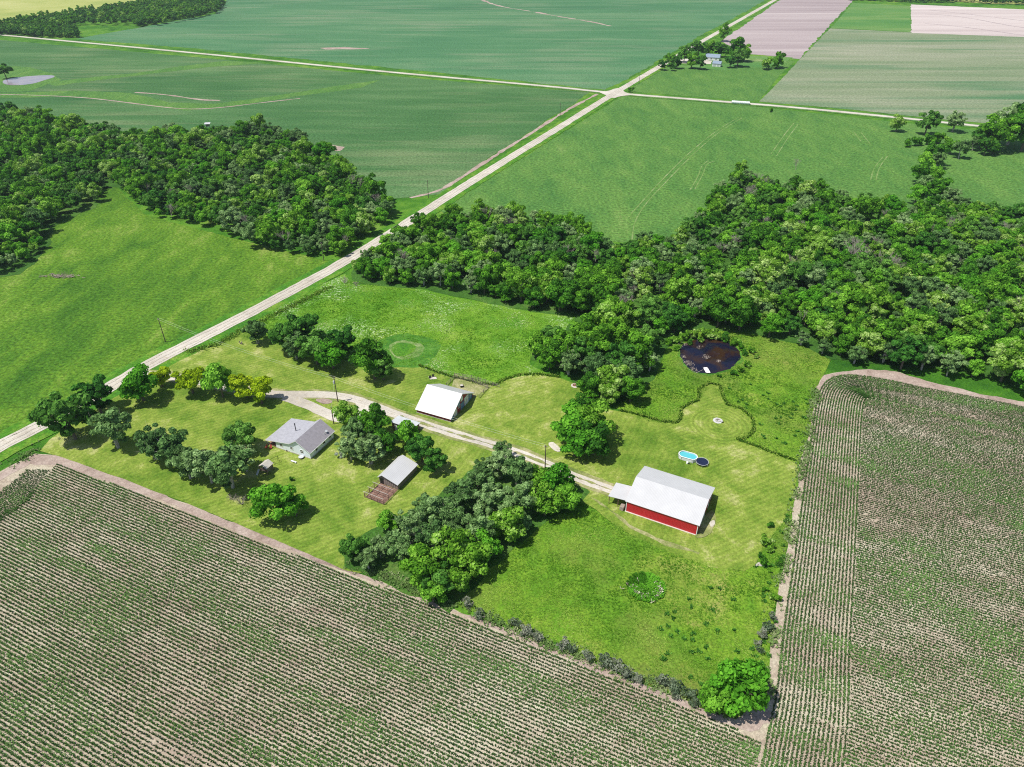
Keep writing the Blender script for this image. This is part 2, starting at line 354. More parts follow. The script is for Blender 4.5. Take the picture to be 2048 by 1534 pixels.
ROAD = px((-260, 1035), (-120, 962), (0, 893), (75, 855), (150, 818), (225, 772), (300, 728), (400, 678), (500, 627), (600, 573), (680, 530), (770, 475), (867, 412), (1000, 328), (1100, 267), (1228, 187), (1330, 127), (1400, 85), (1480, 40), (1550, 0), (1640, -52))
XROAD = px((-300, 42), (-100, 60), (0, 70), (400, 107), (800, 147), (1100, 173), (1228, 187), (1400, 200), (1600, 216), (1800, 236), (1950, 252), (2200, 276), (2500, 306))
sheet('left_pasture', px((-400, 560), (-60, 540), (40, 535), (100, 440), (210, 360), (240, 380), (290, 430), (480, 480), (690, 530), (600, 562), (400, 668), (225, 762), (75, 845), (-200, 985)), Z, M['left_pasture'])
sheet('bean_field_by_the_left_wood', px((-300, 55), (0, 80), (400, 115), (800, 154), (1180, 185), (1050, 270), (970, 322), (880, 388), (850, 392), (700, 405), (500, 330), (-300, 260)), Z, M['bean_field_near'], 5, 1.2, seed=2)
sheet('bean_field_north_of_the_crossroad', px((150, 78), (400, 98), (800, 138), (1213, 180), (1310, 125), (1400, 72), (1470, 35), (1530, 0), (1600, -45), (300, -40), (455, 0), (430, 28)), Z, M['bean_field'], 6, 2, seed=3)
sheet('hay_pasture', px((1245, 192), (1500, 212), (1800, 245), (2200, 285), (2400, 520), (1500, 520), (900, 440), (880, 420), (1000, 345)), Z, M['far_pasture'], 4, .6, seed=4)
sheet('small_pasture_east_of_the_crossroad', px((1250, 182), (1500, 203), (1520, 200), (1560, 150), (1590, 122), (1480, 112), (1330, 135)), Z, M['far_pasture'], 4, .5, seed=5)
sheet('thin_row_field', px((1518, 203), (1700, 219), (1900, 240), (2300, 275), (2500, 100), (2048, 72), (1850, 66), (1660, 57), (1600, 118), (1572, 150)), Z*2, M['row_field'], 5, .8, seed=6)
sheet('bare_field', px((1440, 82), (1475, 60), (1555, 3), (1600, -22), (1735, -22), (1706, 2), (1660, 50), (1598, 118), (1545, 112), (1488, 107)), Z*2, M['bare_field'], 5, 1.5, seed=7)
sheet('green_strip', px((1662, 56), (1705, 6), (1822, 12), (1822, 64)), Z*3, M['strip_pasture'], 5, 1, seed=8)
sheet('pale_field', px((1822, 9), (2300, 30), (2300, 92), (2048, 74), (1823, 66)), Z*3, M['tan_field'], 5, 1, seed=9)
sheet('wheat_field_northeast', px((1900, -10), (2400, -5), (2300, 10), (2000, 8), (1900, 3)), Z*3, M['wheat'], 8, 2, seed=10)
sheet('wheat_field_northwest', px((-400, 52), (-100, 48), (0, 45), (90, 32), (265, 10), (330, -25), (-400, -25)), Z*3, M['wheat'], 8, 2, seed=11)
# contour lines left by spray runs in the pale field
for i, pl in enumerate([[(1850, 28), (1900, 31), (1950, 38), (2000, 48), (2048, 56), (2150, 66)], [(1850, 47), (1930, 54), (2048, 71)], [(1860, 20), (1950, 30), (2048, 42)]]):
    sheet('soil_strip', strip(px(*pl), 3.0), Z*4, M['bare_field'], 6, .6)
# grassed waterways in the bean field
sheet('waterway', px((0, 196), (120, 193), (230, 200), (330, 216), (370, 222), (470, 212), (600, 192), (720, 176), (760, 160), (700, 168), (560, 190), (430, 208), (340, 205), (260, 186), (150, 181), (0, 186)), Z*2, M['far_pasture'], 4, 1.2, seed=21)
sheet('waterway', px((90, 165), (180, 155), (280, 145), (360, 133), (450, 122), (540, 126), (420, 134), (300, 148), (200, 160), (110, 172)), Z*2, M['far_pasture'], 4, 1.2, seed=22)
sheet('waterway', px((-60, 130), (60, 134), (110, 150), (120, 160), (60, 182), (-60, 190)), Z*2, M['far_pasture'], 4, 1.2, seed=23)
sheet('field_track', strip(px((-40, 190), (0, 189), (90, 191), (180, 196), (260, 206), (330, 215), (380, 219), (440, 216), (520, 206), (600, 197)), 1.8), Z*3, M['bare_edge'], 4, .4, seed=24)
sheet('field_track', strip(px((270, 185), (340, 190), (400, 200), (440, 201)), 2.5), Z*3, M['bare_edge'], 4, .8, seed=25)
sheet('washed_soil', px((640, 96), (690, 94), (740, 97), (700, 99), (650, 99)), Z*2, M['bare_edge'], 4, 1.5)
sheet('washed_soil', strip(px((965, 0), (985, 8), (1010, 15), (1060, 22), (1110, 32), (1180, 43), (1220, 52)), 5), Z*2, M['bare_edge'], 5, 2.5)
sheet('washed_soil', px((660, 290), (690, 294), (680, 302), (655, 300)), Z*3, M['bare_edge'], 3, 1)
sheet('field_edge_track', strip(px((820, 396), (880, 383), (930, 350), (1000, 305), (1070, 262), (1130, 222), (1195, 188)), 2.6), Z*3, M['bare_edge'], 3, .8, seed=26)
FARPOND = smooth(px((3, 162), (20, 157), (60, 152), (105, 150), (112, 154), (90, 160), (70, 167), (40, 171), (10, 170)), 2)
sheet('pond_far', FARPOND, Z*4, M['far_water'], jit=False)
# pale wheel tracks in the hay pasture
for pl in [[(1484, 236), (1440, 262), (1395, 300), (1340, 355), (1270, 430), (1262, 495)], [(1478, 234), (1432, 262), (1382, 302), (1325, 358), (1262, 428)], [(1588, 246), (1568, 270), (1542, 308)], [(1596, 249), (1576, 275), (1553, 312)],
           [(1765, 315), (1748, 335), (1741, 360)], [(1775, 312), (1758, 335), (1752, 360)], [(1430, 322), (1412, 328), (1408, 345), (1390, 378)], [(1418, 320), (1402, 332), (1398, 350), (1380, 380)], [(1706, 262), (1722, 283)], [(1722, 265), (1742, 290)]]:
    sheet('wheel_track', strip(px(*pl), .55), Z*2, M['pale_weeds'], 2, .15)
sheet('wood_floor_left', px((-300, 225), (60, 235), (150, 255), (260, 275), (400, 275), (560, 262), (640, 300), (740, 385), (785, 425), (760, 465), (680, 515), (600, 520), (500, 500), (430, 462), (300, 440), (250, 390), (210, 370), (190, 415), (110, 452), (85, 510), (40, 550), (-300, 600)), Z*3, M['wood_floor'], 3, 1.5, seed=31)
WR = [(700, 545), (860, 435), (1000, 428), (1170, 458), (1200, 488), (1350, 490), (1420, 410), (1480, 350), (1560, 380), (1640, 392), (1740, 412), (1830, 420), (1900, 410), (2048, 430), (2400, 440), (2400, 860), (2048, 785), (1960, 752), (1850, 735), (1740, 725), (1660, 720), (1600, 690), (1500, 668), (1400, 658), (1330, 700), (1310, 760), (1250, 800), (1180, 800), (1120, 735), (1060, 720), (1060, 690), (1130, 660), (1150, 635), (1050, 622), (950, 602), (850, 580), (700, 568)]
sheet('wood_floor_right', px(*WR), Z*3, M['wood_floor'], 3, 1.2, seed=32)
sheet('north_meadow', px((350, 700), (470, 655), (560, 605), (690, 548), (700, 568), (850, 580), (950, 602), (1050, 622), (1150, 635), (1130, 660), (1060, 690), (1060, 730), (1125, 760), (1075, 752), (1040, 755), (1010, 764), (990, 774), (965, 772), (900, 757), (838, 735), (700, 740), (480, 672), (372, 712)), Z*4, M['flower_meadow'], 2, .4, seed=33)
EMEAD = [(1230, 815), (1310, 760), (1330, 700), (1400, 658), (1500, 668), (1600, 690), (1660, 720), (1650, 745), (1632, 775), (1622, 850), (1600, 930), (1540, 908), (1465, 880), (1505, 850), (1440, 800), (1420, 772), (1400, 800), (1365, 815), (1355, 850), (1290, 842)]
sheet('pond_meadow', px(*EMEAD), Z*4, M['meadow'], 2, .3, seed=34)
SMEAD = [(1160, 1000), (1230, 1050), (1350, 1110), (1490, 1143), (1570, 1035), (1600, 930), (1590, 1000), (1565, 1120), (1545, 1250), (1535, 1350), (1530, 1420), (1470, 1440), (1380, 1400), (1250, 1350), (1100, 1280), (950, 1225), (900, 1205), (1000, 1110), (1060, 1060)]
sheet('south_meadow', px(*SMEAD), Z*4, M['meadow'], 2, .5, seed=35)
LAWN = [(80, 903), (100, 880), (160, 835), (215, 795), (300, 752), (345, 722), (372, 710), (440, 690), (478, 668), (560, 655), (700, 728), (730, 742), (800, 735), (838, 734), (860, 742), (900, 755), (965, 771), (990, 773), (1010, 761), (1040, 753), (1080, 751), (1120, 757), (1150, 768), (1180, 800), (1222, 820), (1262, 828), (1320, 845), (1355, 849), (1364, 840), (1365, 820), (1382, 809), (1399, 803), (1402, 790), (1400, 777), (1418, 769), (1437, 773), (1443, 795), (1452, 812), (1480, 820), (1500, 838), (1504, 860), (1492, 873), (1468, 879), (1500, 890), (1540, 906), (1590, 925), (1597, 935), (1586, 1000), (1566, 1045), (1530, 1090), (1510, 1132), (1488, 1143), (1420, 1135), (1350, 1110), (1280, 1080), (1230, 1052), (1190, 1018), (1160, 1002), (1050, 1060), (900, 1120), (720, 1147), (690, 1141), (560, 1084), (400, 1018), (250, 960), (130, 917)]
sheet('lawn', px(*LAWN), Z*5, M['lawn'], 1.5, .12, seed=36)
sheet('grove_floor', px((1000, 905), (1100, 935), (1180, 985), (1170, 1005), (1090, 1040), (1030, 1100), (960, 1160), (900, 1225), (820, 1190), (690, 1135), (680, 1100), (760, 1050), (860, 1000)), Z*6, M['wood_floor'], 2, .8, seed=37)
# grassed ring with a bright wet hollow west of the old barn
ring = px((735, 700), (760, 680), (800, 668), (850, 672), (885, 685), (880, 705), (850, 735), (800, 738), (760, 725))
sheet('tall_grass_ring', ring, Z*6, M['tall'], 2, .6, 1, seed=38)
sheet('worn_ring', px((775, 695), (800, 680), (840, 685), (852, 700), (830, 718), (795, 722)), Z*7, M['pale_weeds'], 2, .5, 1, seed=39)
sheet('wet_hollow', px((782, 697), (800, 684), (828, 689), (835, 698), (815, 712), (790, 714)), Z*8, M['verge'], 2, .5, 1, seed=40)
# verges and roads
sheet('road_verge', strip(ROAD, 13.5, 13.5), Z*6, M['verge'], 3, .7, seed=41)
sheet('crossroad_verge', strip(XROAD, 12), Z*6, M['far_pasture'], 4, .8, seed=42)
sheet('gravel_road', strip(ROAD, 6.0, 6.6), Z*8, M['gravel'], 2, .22, seed=43)
sheet('gravel_crossroad', strip(XROAD, 5.6), Z*8+.01, M['gravel'], 4, .2, seed=44)
sheet('road_fan', px((1196, 184), (1215, 183), (1232, 177), (1248, 176), (1246, 184), (1266, 190), (1240, 193), (1226, 198), (1212, 191)), Z*9, M['gravel'], 3, .3, 1, seed=45)
DRIVE = px((262, 748), (330, 752), (400, 764), (470, 780), (540, 790), (600, 790), (660, 790), (705, 797), (745, 812), (800, 833), (860, 853), (920, 872), (980, 889), (1040, 908), (1100, 932), (1150, 955), (1226, 982))
LOOP = px((570, 795), (610, 808), (640, 822), (680, 840), (715, 840), (728, 822), (722, 802))
sheet('drive_verge', strip(DRIVE, 5.6), Z*7, M['drive_edge'], 1.5, .35, seed=46)
sheet('gravel_drive', strip(DRIVE, 4.0, 3.0), Z*8, M['gravel'], 1.5, .18, seed=47)
sheet('gravel_loop', strip(LOOP, 3.9), Z*9, M['gravel'], 1.5, .2, seed=48)
M['gravel_worn'] = ground_mat('driven_gravel', [(0, (.34, .30, .24)), (.5, (.47, .425, .35)), (1, (.60, .56, .47))], big=.05, mid=.4, fine=3.0, fine_amt=.25, bmp=.3)
def side_line(pl, off):
    pl = smooth(pl, 2, False); out = []; n = len(pl)
    for i in range(n):
        a = np.array(pl[max(0, i-1)]); b = np.array(pl[min(n-1, i+1)]); d = (b-a)/np.linalg.norm(b-a); out.append(tuple(np.array(pl[i])+np.array([-d[1], d[0]])*off))
    return out
for off, wd_ in ((-1.9, .5), (0, .9), (2.0, .5)): sheet('gravel_ridge', strip(side_line(ROAD, off), wd_, None, 0), Z*10, M['gravel_worn'], 1.5, .32, seed=int(off*10)+80)
sheet('drive_centre', strip(DRIVE[9:], .4), Z*10, M['drive_edge'], .8, .4, seed=91)
sheet('bare_patch', px((625, 800), (655, 797), (668, 805), (650, 812)), Z*9, M['bare_edge'], 1.5, .4, 1, seed=49)
sheet('gravel_pad', px((1095, 888), (1104, 884), (1113, 890), (1124, 900), (1118, 906), (1106, 902)), Z*9, M['gravel'], 1, .2, 1, seed=50)
sheet('gravel_pad', px((1141, 771), (1148, 767), (1154, 770), (1155, 777), (1145, 777)), Z*9, M['gravel'], 1, .2, 1, seed=51)
sheet('gravel_pad', px((1410, 1030), (1425, 1020), (1432, 1045), (1415, 1075), (1395, 1080), (1385, 1072)), Z*9, M['drive_edge'], 1, .3, 1, seed=52)
sheet('gravel_pad', px((1418, 1045), (1428, 1040), (1432, 1050), (1420, 1058)), Z*10, M['gravel'], 1, .25, 1, seed=53)
sheet('bare_patch', px((908, 748), (985, 772), (950, 797), (900, 780)), Z*6, M['drive_edge'], 1.5, .4, seed=54)
for i, (u, v, r) in enumerate([(675, 745, 24), (560, 755, 20), (940, 800, 22), (1040, 870, 20), (620, 960, 24), (700, 985, 22), (1180, 1020, 26), (430, 905, 20)]):
    pass
sheet('worn_patch', px((1180, 995), (1200, 1010), (1260, 1060), (1330, 1092), (1400, 1110), (1400, 1104), (1330, 1082), (1262, 1048), (1215, 1012)), Z*6, M['drive_edge'], 2, .6, seed=56)
POND = smooth(px((1357, 705), (1368, 690), (1385, 680), (1410, 677), (1445, 680), (1468, 690), (1479, 706), (1478, 722), (1462, 738), (1440, 746), (1415, 750), (1390, 745), (1370, 730)), 2)
sheet('pond_bank', jitter([tuple(np.array(p)+(np.array(p)-np.mean(POND, 0))*.09) for p in POND], 1, .5), Z*5, M['tall'], 1, .4)
sheet('pond', POND, Z*6+.03, M['pond'], 1.2, .5)
# ------------------------------------------------------------------ crop rows as real plants
def blades(P, size, nb, width, up, seed=0, tint=None):
    rs = np.random.RandomState(seed); N = len(P); P = np.repeat(np.asarray(P, float), nb, 0); size = np.repeat(np.asarray(size, float)*np.ones(N), nb)
    k = len(P); a = rs.rand(k)*6.283; l = size*(.6+.6*rs.rand(k)); hgt = size*up*(.5+.8*rs.rand(k)); wd = size*width*(.7+.6*rs.rand(k))
    d = np.stack([np.cos(a), np.sin(a), 0*a], 1); q = np.stack([-np.sin(a), np.cos(a), 0*a], 1); z = np.array([0, 0, 1.])
    b = P+d*(l*.05)[:, None]; tip = P+d*l[:, None]+z*hgt[:, None]
    V = np.stack([b-q*(wd*.35)[:, None], b+q*(wd*.35)[:, None], tip+q*(wd*.6)[:, None], tip-q*(wd*.6)[:, None]], 1).reshape(-1, 3)
    T = np.repeat((rs.rand(k) if tint is None else np.clip(np.repeat(tint, nb)+.35*(rs.rand(k)-.5), 0, 1)), 4)
    return V, np.arange(k*4).reshape(-1, 4), T
def stuff(name, mats, P, size, nb, width, up, label, cat, seed=0, tint=None, kind='stuff'):
    V, F, T = blades(P, size, nb, width, up, seed, tint)
    o = link_mesh(name, np_mesh(name, V, F, T), mats); tag(o, label, cat, kind=kind); return o
def rows_between(poly, ang, pitch, step, zbase, seed=0):
    "points along straight rows filling a polygon"
    poly = np.array(poly); c, s = math.cos(ang), math.sin(ang); ux = poly @ np.array([c, s]); uy = poly @ np.array([-s, c])
    ys = np.arange(uy.min(), uy.max(), pitch); xs = np.arange(ux.min(), ux.max(), step); X, Y = np.meshgrid(xs, ys)
    rs = np.random.RandomState(seed); X = X+rs.uniform(-.5, .5, X.shape)*step; Y = Y+rs.normal(0, .035, Y.shape)
    Pw = np.stack([X.ravel()*c-Y.ravel()*s, X.ravel()*s+Y.ravel()*c], 1); return Pw[inside(Pw, poly)]
def offset_rows(pl, n, pitch, step, first=0.0, side=-1, seed=0):
    pl = np.array(smooth(pl, 2, False)); seg = np.diff(pl, axis=0); L = np.linalg.norm(seg, axis=1); t = np.concatenate([[0], np.cumsum(L)])
    rs = np.random.RandomState(seed); out = []
    s = np.arange(0, t[-1], step); x = np.interp(s, t, pl[:, 0]); y = np.interp(s, t, pl[:, 1]); dx = np.gradient(x); dy = np.gradient(y); m = np.hypot(dx, dy); nx, ny = -dy/m, dx/m
    for i in range(n):
        o = (first+i*pitch)*side+rs.normal(0, .035, len(s)); out.append(np.stack([x+nx*o, y+ny*o], 1))
    return np.concatenate(out)
def crop(name, Pw, label, sz=.34, seed=0, keep=.02):
    c, s = math.cos(ROWA), math.sin(ROWA); u = Pw[:, 0]*c+Pw[:, 1]*s; v = -Pw[:, 0]*s+Pw[:, 1]*c
    vig = .50*vnoise(u, v*5, 16, seed)+.22*vnoise(Pw[:, 0], Pw[:, 1], 6, seed+1)+.28*vnoise(Pw[:, 0], Pw[:, 1], 1.0, seed+5)
    rs = np.random.RandomState(seed); ok = rs.rand(len(Pw)) < np.clip((vig+.06-keep)*3.8, .30, 1); Pw = Pw[ok]; vig = vig[ok]
    P = np.column_stack([Pw, np.full(len(Pw), Z*4)]); size = sz*.9*(.62+.68*vig)
    stuff(name, M['corn'], P, size, 5, .42, 1.0, label, 'crop', seed, tint=np.clip(vig*1.1-.1, 0, 1))
EB = px((1470, 1760), (1500, 1600), (1520, 1500), (1533, 1440), (1546, 1380), (1560, 1250), (1580, 1130), (1597, 1010), (1613, 900), (1628, 800), (1640, 768), (1662, 752), (1700, 747), (1760, 755), (1850, 775), (1950, 793), (2048, 812), (2200, 850), (2400, 905))
RF = EB+[g2(2500, 1760)]
WBL = px((-500, 1240), (-200, 1080), (0, 975), (60, 930), (115, 929), (250, 978), (400, 1039), (560, 1100), (700, 1152), (830, 1200), (960, 1249), (1100, 1309), (1250, 1368), (1400, 1430), (1470, 1458), (1520, 1486))
def shifted(pl, d):
    pl = np.array(smooth(pl, 1, False)); g = np.gradient(pl, axis=0); n = np.stack([g[:, 1], -g[:, 0]], 1); n /= np.linalg.norm(n, axis=1)[:, None]; return [tuple(p) for p in pl+n*d]
sheet('soil_east_field', shifted(EB, -1.3)+[g2(2500, 1760)], Z*3, M['soil'], 2, .4, seed=61)
LF = WBL+px((1560, 1700), (-900, 1800))
sheet('soil_south_field', px((-500, 1215), (-200, 1055), (0, 945), (70, 908), (130, 915), (250, 958), (400, 1018), (560, 1085), (700, 1140), (830, 1190), (960, 1240), (1100, 1300), (1250, 1360), (1400, 1418), (1470, 1440), (1560, 1470), (1700, 1750), (-900, 1800)), Z*3, M['soil'], 2, .4, seed=62)
sheet('bare_strip', px((-10, 952), (70, 908), (130, 915), (250, 958), (400, 1018), (560, 1082), (700, 1138), (700, 1146), (560, 1098), (400, 1036), (250, 975), (120, 930), (60, 928), (-10, 968)), Z*4, M['bare_edge'], 1.5, .5, seed=63)
sheet('bare_strip', px((700, 1140), (960, 1238), (1250, 1356), (1400, 1416), (1470, 1438), (1530, 1415), (1560, 1440), (1500, 1464), (1440, 1450), (1370, 1414), (1100, 1302), (900, 1222), (700, 1149)), Z*4+.01, M['bare_edge'], 1.5, .6, seed=64)
sheet('bare_strip', px((1636, 775), (1650, 752), (1680, 744), (1740, 740), (1790, 744), (1850, 762), (1900, 774), (1950, 786), (2048, 804), (2300, 858), (2300, 875), (2048, 814), (1950, 795), (1850, 777), (1760, 757), (1700, 749), (1664, 754), (1645, 780)), Z*4+.01, M['bare_edge'], 1.5, .5, seed=65)
HEAD = 13.3
hp = offset_rows(EB, 18, .76, .25, .8, -1, 3); hp = hp[inside(hp, RF)]
# interior rows run with the grid, starting inside the headland
inner = shifted(EB, 14.1)
RI = [(inner[0][0]+1, 40)]+[p for p in inner]+[g2(2500, 1700)]
ip = rows_between(RI, ROWA, .76, .26, 0, 4)
tx, ty = P2((0, 60, 0))
def infr(Pw, m=60):
    q = np.column_stack([Pw, np.zeros(len(Pw))])-np.array([0, 0, CAM_H]); z = q @ _F; u = 1024+FPX*(q @ _R)/z; v = 767-FPX*(q @ _U)/z
    return Pw[(z > 1) & (u > -m) & (u < 2048+m) & (v < 1534+m)]
crop('corn_headland', infr(hp), 'corn seedling rows curving round the edge of the east field', seed=11)
crop('corn_east_field', infr(ip), 'corn seedling rows slanting across the east field', seed=12)
lp = rows_between(WBL[4:]+px((1560, 1520), (1600, 1700), (-900, 1800), (-400, 1230), (40, 1010)), ROWA, .76, .25, 0, 5)
lp = lp[~inside(lp, [tuple(p) for p in RF])]
crop('corn_south_field', infr(lp), 'corn seedling rows along the bottom left field', seed=13)
wa = math.atan2(ROAD[4][1]-ROAD[1][1], ROAD[4][0]-ROAD[1][0])
wp = rows_between(px((-400, 1180), (-200, 1080), (0, 985), (55, 940), (100, 940), (60, 1000), (0, 1045), (-300, 1250)), wa, .76, .25, 0, 6)
crop('corn_west_headland', infr(wp), 'corn seedling rows beside the road at the left edge', seed=14)
# ------------------------------------------------------------------ meadow grass and weeds
def scatter(polypx, dens, seed, world=False):
    poly = np.array(polypx if world else px(*polypx)); lo = poly.min(0); hi = poly.max(0); n = int((hi-lo).prod()*dens)
    rs = np.random.RandomState(seed); Q = rs.rand(n, 2)*(hi-lo)+lo; return Q[inside(Q, poly)]
def grass(name, Q, mat, size, label, seed, z=Z*4, nb=4, up=.5, width=.5, lump=2.2):
    v = vnoise(Q[:, 0], Q[:, 1], lump, seed); rs = np.random.RandomState(seed); ok = rs.rand(len(Q)) < .25+1.1*v; Q = Q[ok]; v = v[ok]
    stuff(name, mat, np.column_stack([Q, np.full(len(Q), z)]), size*(.7+.6*v), nb, width, up, label, 'grass', seed, tint=.2+.6*vnoise(Q[:, 0], Q[:, 1], 9, seed+2))
grass('meadow_grass_south', scatter(SMEAD, 6, 71), M['meadow_blades'], .24, 'uncut grass of the south meadow in front of the red barn', 71)
_pq = scatter(EMEAD, 5, 72); _pq = _pq[~inside(_pq, POND)]
grass('meadow_grass_pond', _pq, M['meadow_blades'], .26, 'uncut bright grass around the dark pond', 72)
grass('meadow_grass_north', scatter([(480, 672), (560, 620), (690, 560), (850, 585), (1050, 626), (1130, 650), (1060, 690), (1060, 730), (1010, 762), (990, 772), (900, 755), (838, 733), (730, 730)], 4, 73), M['flower_blades'], .28, 'uncut flowering grass of the north meadow', 73)
wd = np.concatenate([scatter([(1420, 1150), (1500, 1145), (1570, 1040), (1590, 940), (1550, 1250), (1530, 1380), (1450, 1400), (1300, 1330), (1330, 1220)], .09, 74), scatter([(1440, 770), (1500, 760), (1620, 800), (1600, 925), (1500, 885), (1510, 850)], .05, 75)])
wp_ = np.repeat(wd, 9, 0); rs_ = np.random.RandomState(5); wp_ = wp_+rs_.normal(0, .25, wp_.shape)
stuff('weeds', M['leaf_dark'], np.column_stack([wp_, np.full(len(wp_), Z*4)]), .34, 4, .5, 1.1, 'dark weed clumps dotted over the uncut meadows', 'weeds', 6)
def along(pl, dens, wdt, seed):
    pl = np.array(pl); out = []; rs = np.random.RandomState(seed)
    for a, b in zip(pl[:-1], pl[1:]):
        L = np.linalg.norm(b-a); n = int(L*dens); t = rs.rand(n)[:, None]; out.append(a+(b-a)*t+rs.normal(0, wdt, (n, 2)))
    return np.concatenate(out)
edge = np.concatenate([along(px((838, 732), (860, 740), (900, 753), (965, 769), (990, 771), (1010, 759), (1040, 751), (1080, 749), (1120, 755)), 12, .3, 1),
    along(px((1240, 822), (1262, 826), (1320, 843), (1352, 846), (1361, 838), (1362, 818), (1380, 807), (1396, 801), (1398, 777), (1418, 767), (1439, 771), (1446, 795), (1455, 811), (1483, 818), (1504, 836), (1508, 861), (1494, 876), (1475, 880), (1500, 888), (1540, 904), (1590, 922)), 12, .25, 2),
    along(px((372, 707), (440, 688), (474, 668), (500, 655), (560, 625), (660, 575)), 14, .9, 3)])
stuff('tall_grass', M['meadow_blades'], np.column_stack([edge, np.full(len(edge), Z*5)]), .34, 5, .4, 1.5, 'band of tall dark grass standing along the edge of the mown lawn', 'grass', 7)
fe = np.concatenate([along(px((700, 1128), (830, 1180), (960, 1232), (1100, 1290), (1250, 1346), (1400, 1402), (1460, 1425)), 16, 1.0, 4), along(px((1535, 1400), (1545, 1300), (1560, 1180), (1585, 1050), (1605, 930), (1622, 850), (1632, 780)), 14, .9, 5),
    along(px((30, 930), (75, 895), (150, 868)), 12, 1.2, 8)])
_v = vnoise(fe[:, 0], fe[:, 1], 4, 3); fe = fe[_v+.25*np.random.RandomState(2).rand(len(fe)) > .5]
stuff('field_edge_grass', M['pale_weeds'], np.column_stack([fe, np.full(len(fe), Z*4)]), .42, 5, .35, 1.1, 'rank pale grass along the fence line beside the corn', 'grass', 9)
# ------------------------------------------------------------------ trees
def crown_arrays(seed, R, H, nl, nleaf, leaf, base=.28, lobe=(.22, .38), rnd=.42):
    rs = np.random.RandomState(seed); zc = H*(1+base)/2; hz = H*(1-base)/2
    C = []
    while len(C) < nl:
        p = rs.uniform(-1, 1, 3); r = np.linalg.norm(p)
        if r > 1 or r < .35: continue
        C.append(p)
    C = np.array(C); lr = rs.uniform(lobe[0], lobe[1], nl)*R
    cen = np.stack([C[:, 0]*R*.86, C[:, 1]*R*.86, zc+C[:, 2]*hz*.82], 1)
    cen[0] = (0, 0, zc); lr[0] = R*.45
    w_ = lr**2/np.sum(lr**2); idx = rs.choice(nl, nleaf, p=w_); d = rs.normal(size=(nleaf, 3)); d /= np.linalg.norm(d, axis=1)[:, None]
    d[:, 2] = np.where(d[:, 2] < -.3, -d[:, 2]*rs.rand(nleaf), d[:, 2])
    rad = lr[idx]*(.72+.34*rs.rand(nleaf)); sc3 = np.array([1, 1, .85])
    P = cen[idx]+d*rad[:, None]*sc3
    keep = np.ones(nleaf, bool)
    for i in range(nl):
        q = (P-cen[i])/sc3; keep &= ~((np.linalg.norm(q, axis=1) < lr[i]*.62) & (idx != i))
    keep &= P[:, 2] > H*.06
    P = P[keep]; d = d[keep]; idx = idx[keep]; n = len(P)
    nr = d*(1-rnd)+rs.normal(size=(n, 3))*rnd*.6; nr /= np.linalg.norm(nr, axis=1)[:, None]
    a = np.cross(nr, rs.normal(size=(n, 3))); a /= np.linalg.norm(a, axis=1)[:, None]; b = np.cross(nr, a)
    s1 = (leaf*(.55+.8*rs.rand(n)))[:, None]; s2 = s1*(.55+.35*rs.rand(n))[:, None]
    V = np.stack([P-a*s1, P-b*s2, P+a*s1, P+b*s2], 1).reshape(-1, 3)
    lt = rs.rand(nl)*.55; T = np.clip(lt[idx]+.45*rs.rand(n), 0, 1)
    return V, np.arange(n*4).reshape(-1, 4), np.repeat(T, 4), cen
def limbs_mb(seed, H, R, cen, r0, stems=1):
    rs = random.Random(seed); mb = MB()
    for k in range(stems):
        ox = rs.uniform(-.3, .3)*(stems > 1); oy = rs.uniform(-.3, .3)*(stems > 1)
        top = (ox*4+rs.uniform(-.3, .3), oy*4+rs.uniform(-.3, .3), H*.42)
        mb.tube((ox, oy, -.1), (ox*2, oy*2, H*.2), r0, r0*.8, 7, False); mb.tube((ox*2, oy*2, H*.2), top, r0*.8, r0*.5, 7, False)
        for c in cen[k::stems][:9]:
            m = [top[i]*.5+c[i]*.5+rs.uniform(-.3, .3) for i in range(3)]
            mb.tube(top, m, r0*.4, r0*.25, 5, False); mb.tube(m, c, r0*.25, r0*.07, 5, False)
            for _ in range(2):
                mb.tube(c, [c[i]+rs.uniform(-1, 1)*R*.3+(R*.12 if i == 2 else 0) for i in range(3)], r0*.08, r0*.02, 3, False)
    return mb
PROTO = {}
def make_proto(kind, seed, R, H, nl, nleaf, leaf, lm, bark='bark', stems=1, r0=.28, **kw):
    V, F, T, cen = crown_arrays(seed, R, H, nl, nleaf, leaf, **kw)
    cm = np_mesh(kind+'_crown', V, F, T); cm.materials.append(M[lm])
    mb = limbs_mb(seed, H, R, cen, r0, stems); tm = bpy.data.meshes.new(kind+'_trunk'); tm.from_pydata(mb.v, [], mb.f); tm.materials.append(M[bark])
    PROTO.setdefault(kind, []).append((cm, tm, R, H))
for i in range(7): make_proto('wood', 100+i, 4.0, 8.4+(i % 3)*1.0, 24+i, 4600, .30, 'leaf_wood', base=.08)
for i in range(3): make_proto('dark', 200+i, 4.2, 8.5, 34, 5000, .29, 'leaf_dark', base=.14, lobe=(.14, .27))
for i in range(4): make_proto('grey', 300+i, 4.4, 8.8, 38, 4600, .28, 'leaf_grey', 'pale_bark', 2, .24, base=.16, lobe=(.12, .23), rnd=.5)
for i in range(3): make_proto('yellow', 400+i, 3.2, 6.6, 17, 3200, .29, 'leaf_yellow', base=.12)
for i in range(3): make_proto('bright', 500+i, 4.2, 8.0, 22, 4200, .31, 'leaf_bright', base=.16)
for i in range(3): make_proto('bush', 600+i, 1.6, 2.2, 9, 700, .22, 'leaf_wood', base=.0, r0=.06)
for i in range(3): make_proto('scrub', 700+i, 1.6, 2.3, 9, 420, .18, 'leaf_scrub', 'dead_twig', 3, .06, base=.0, rnd=.8)
for i in range(1): make_proto('blossom', 800+i, 1.5, 2.2, 9, 700, .16, 'leaf_blossom', base=.0, r0=.06)
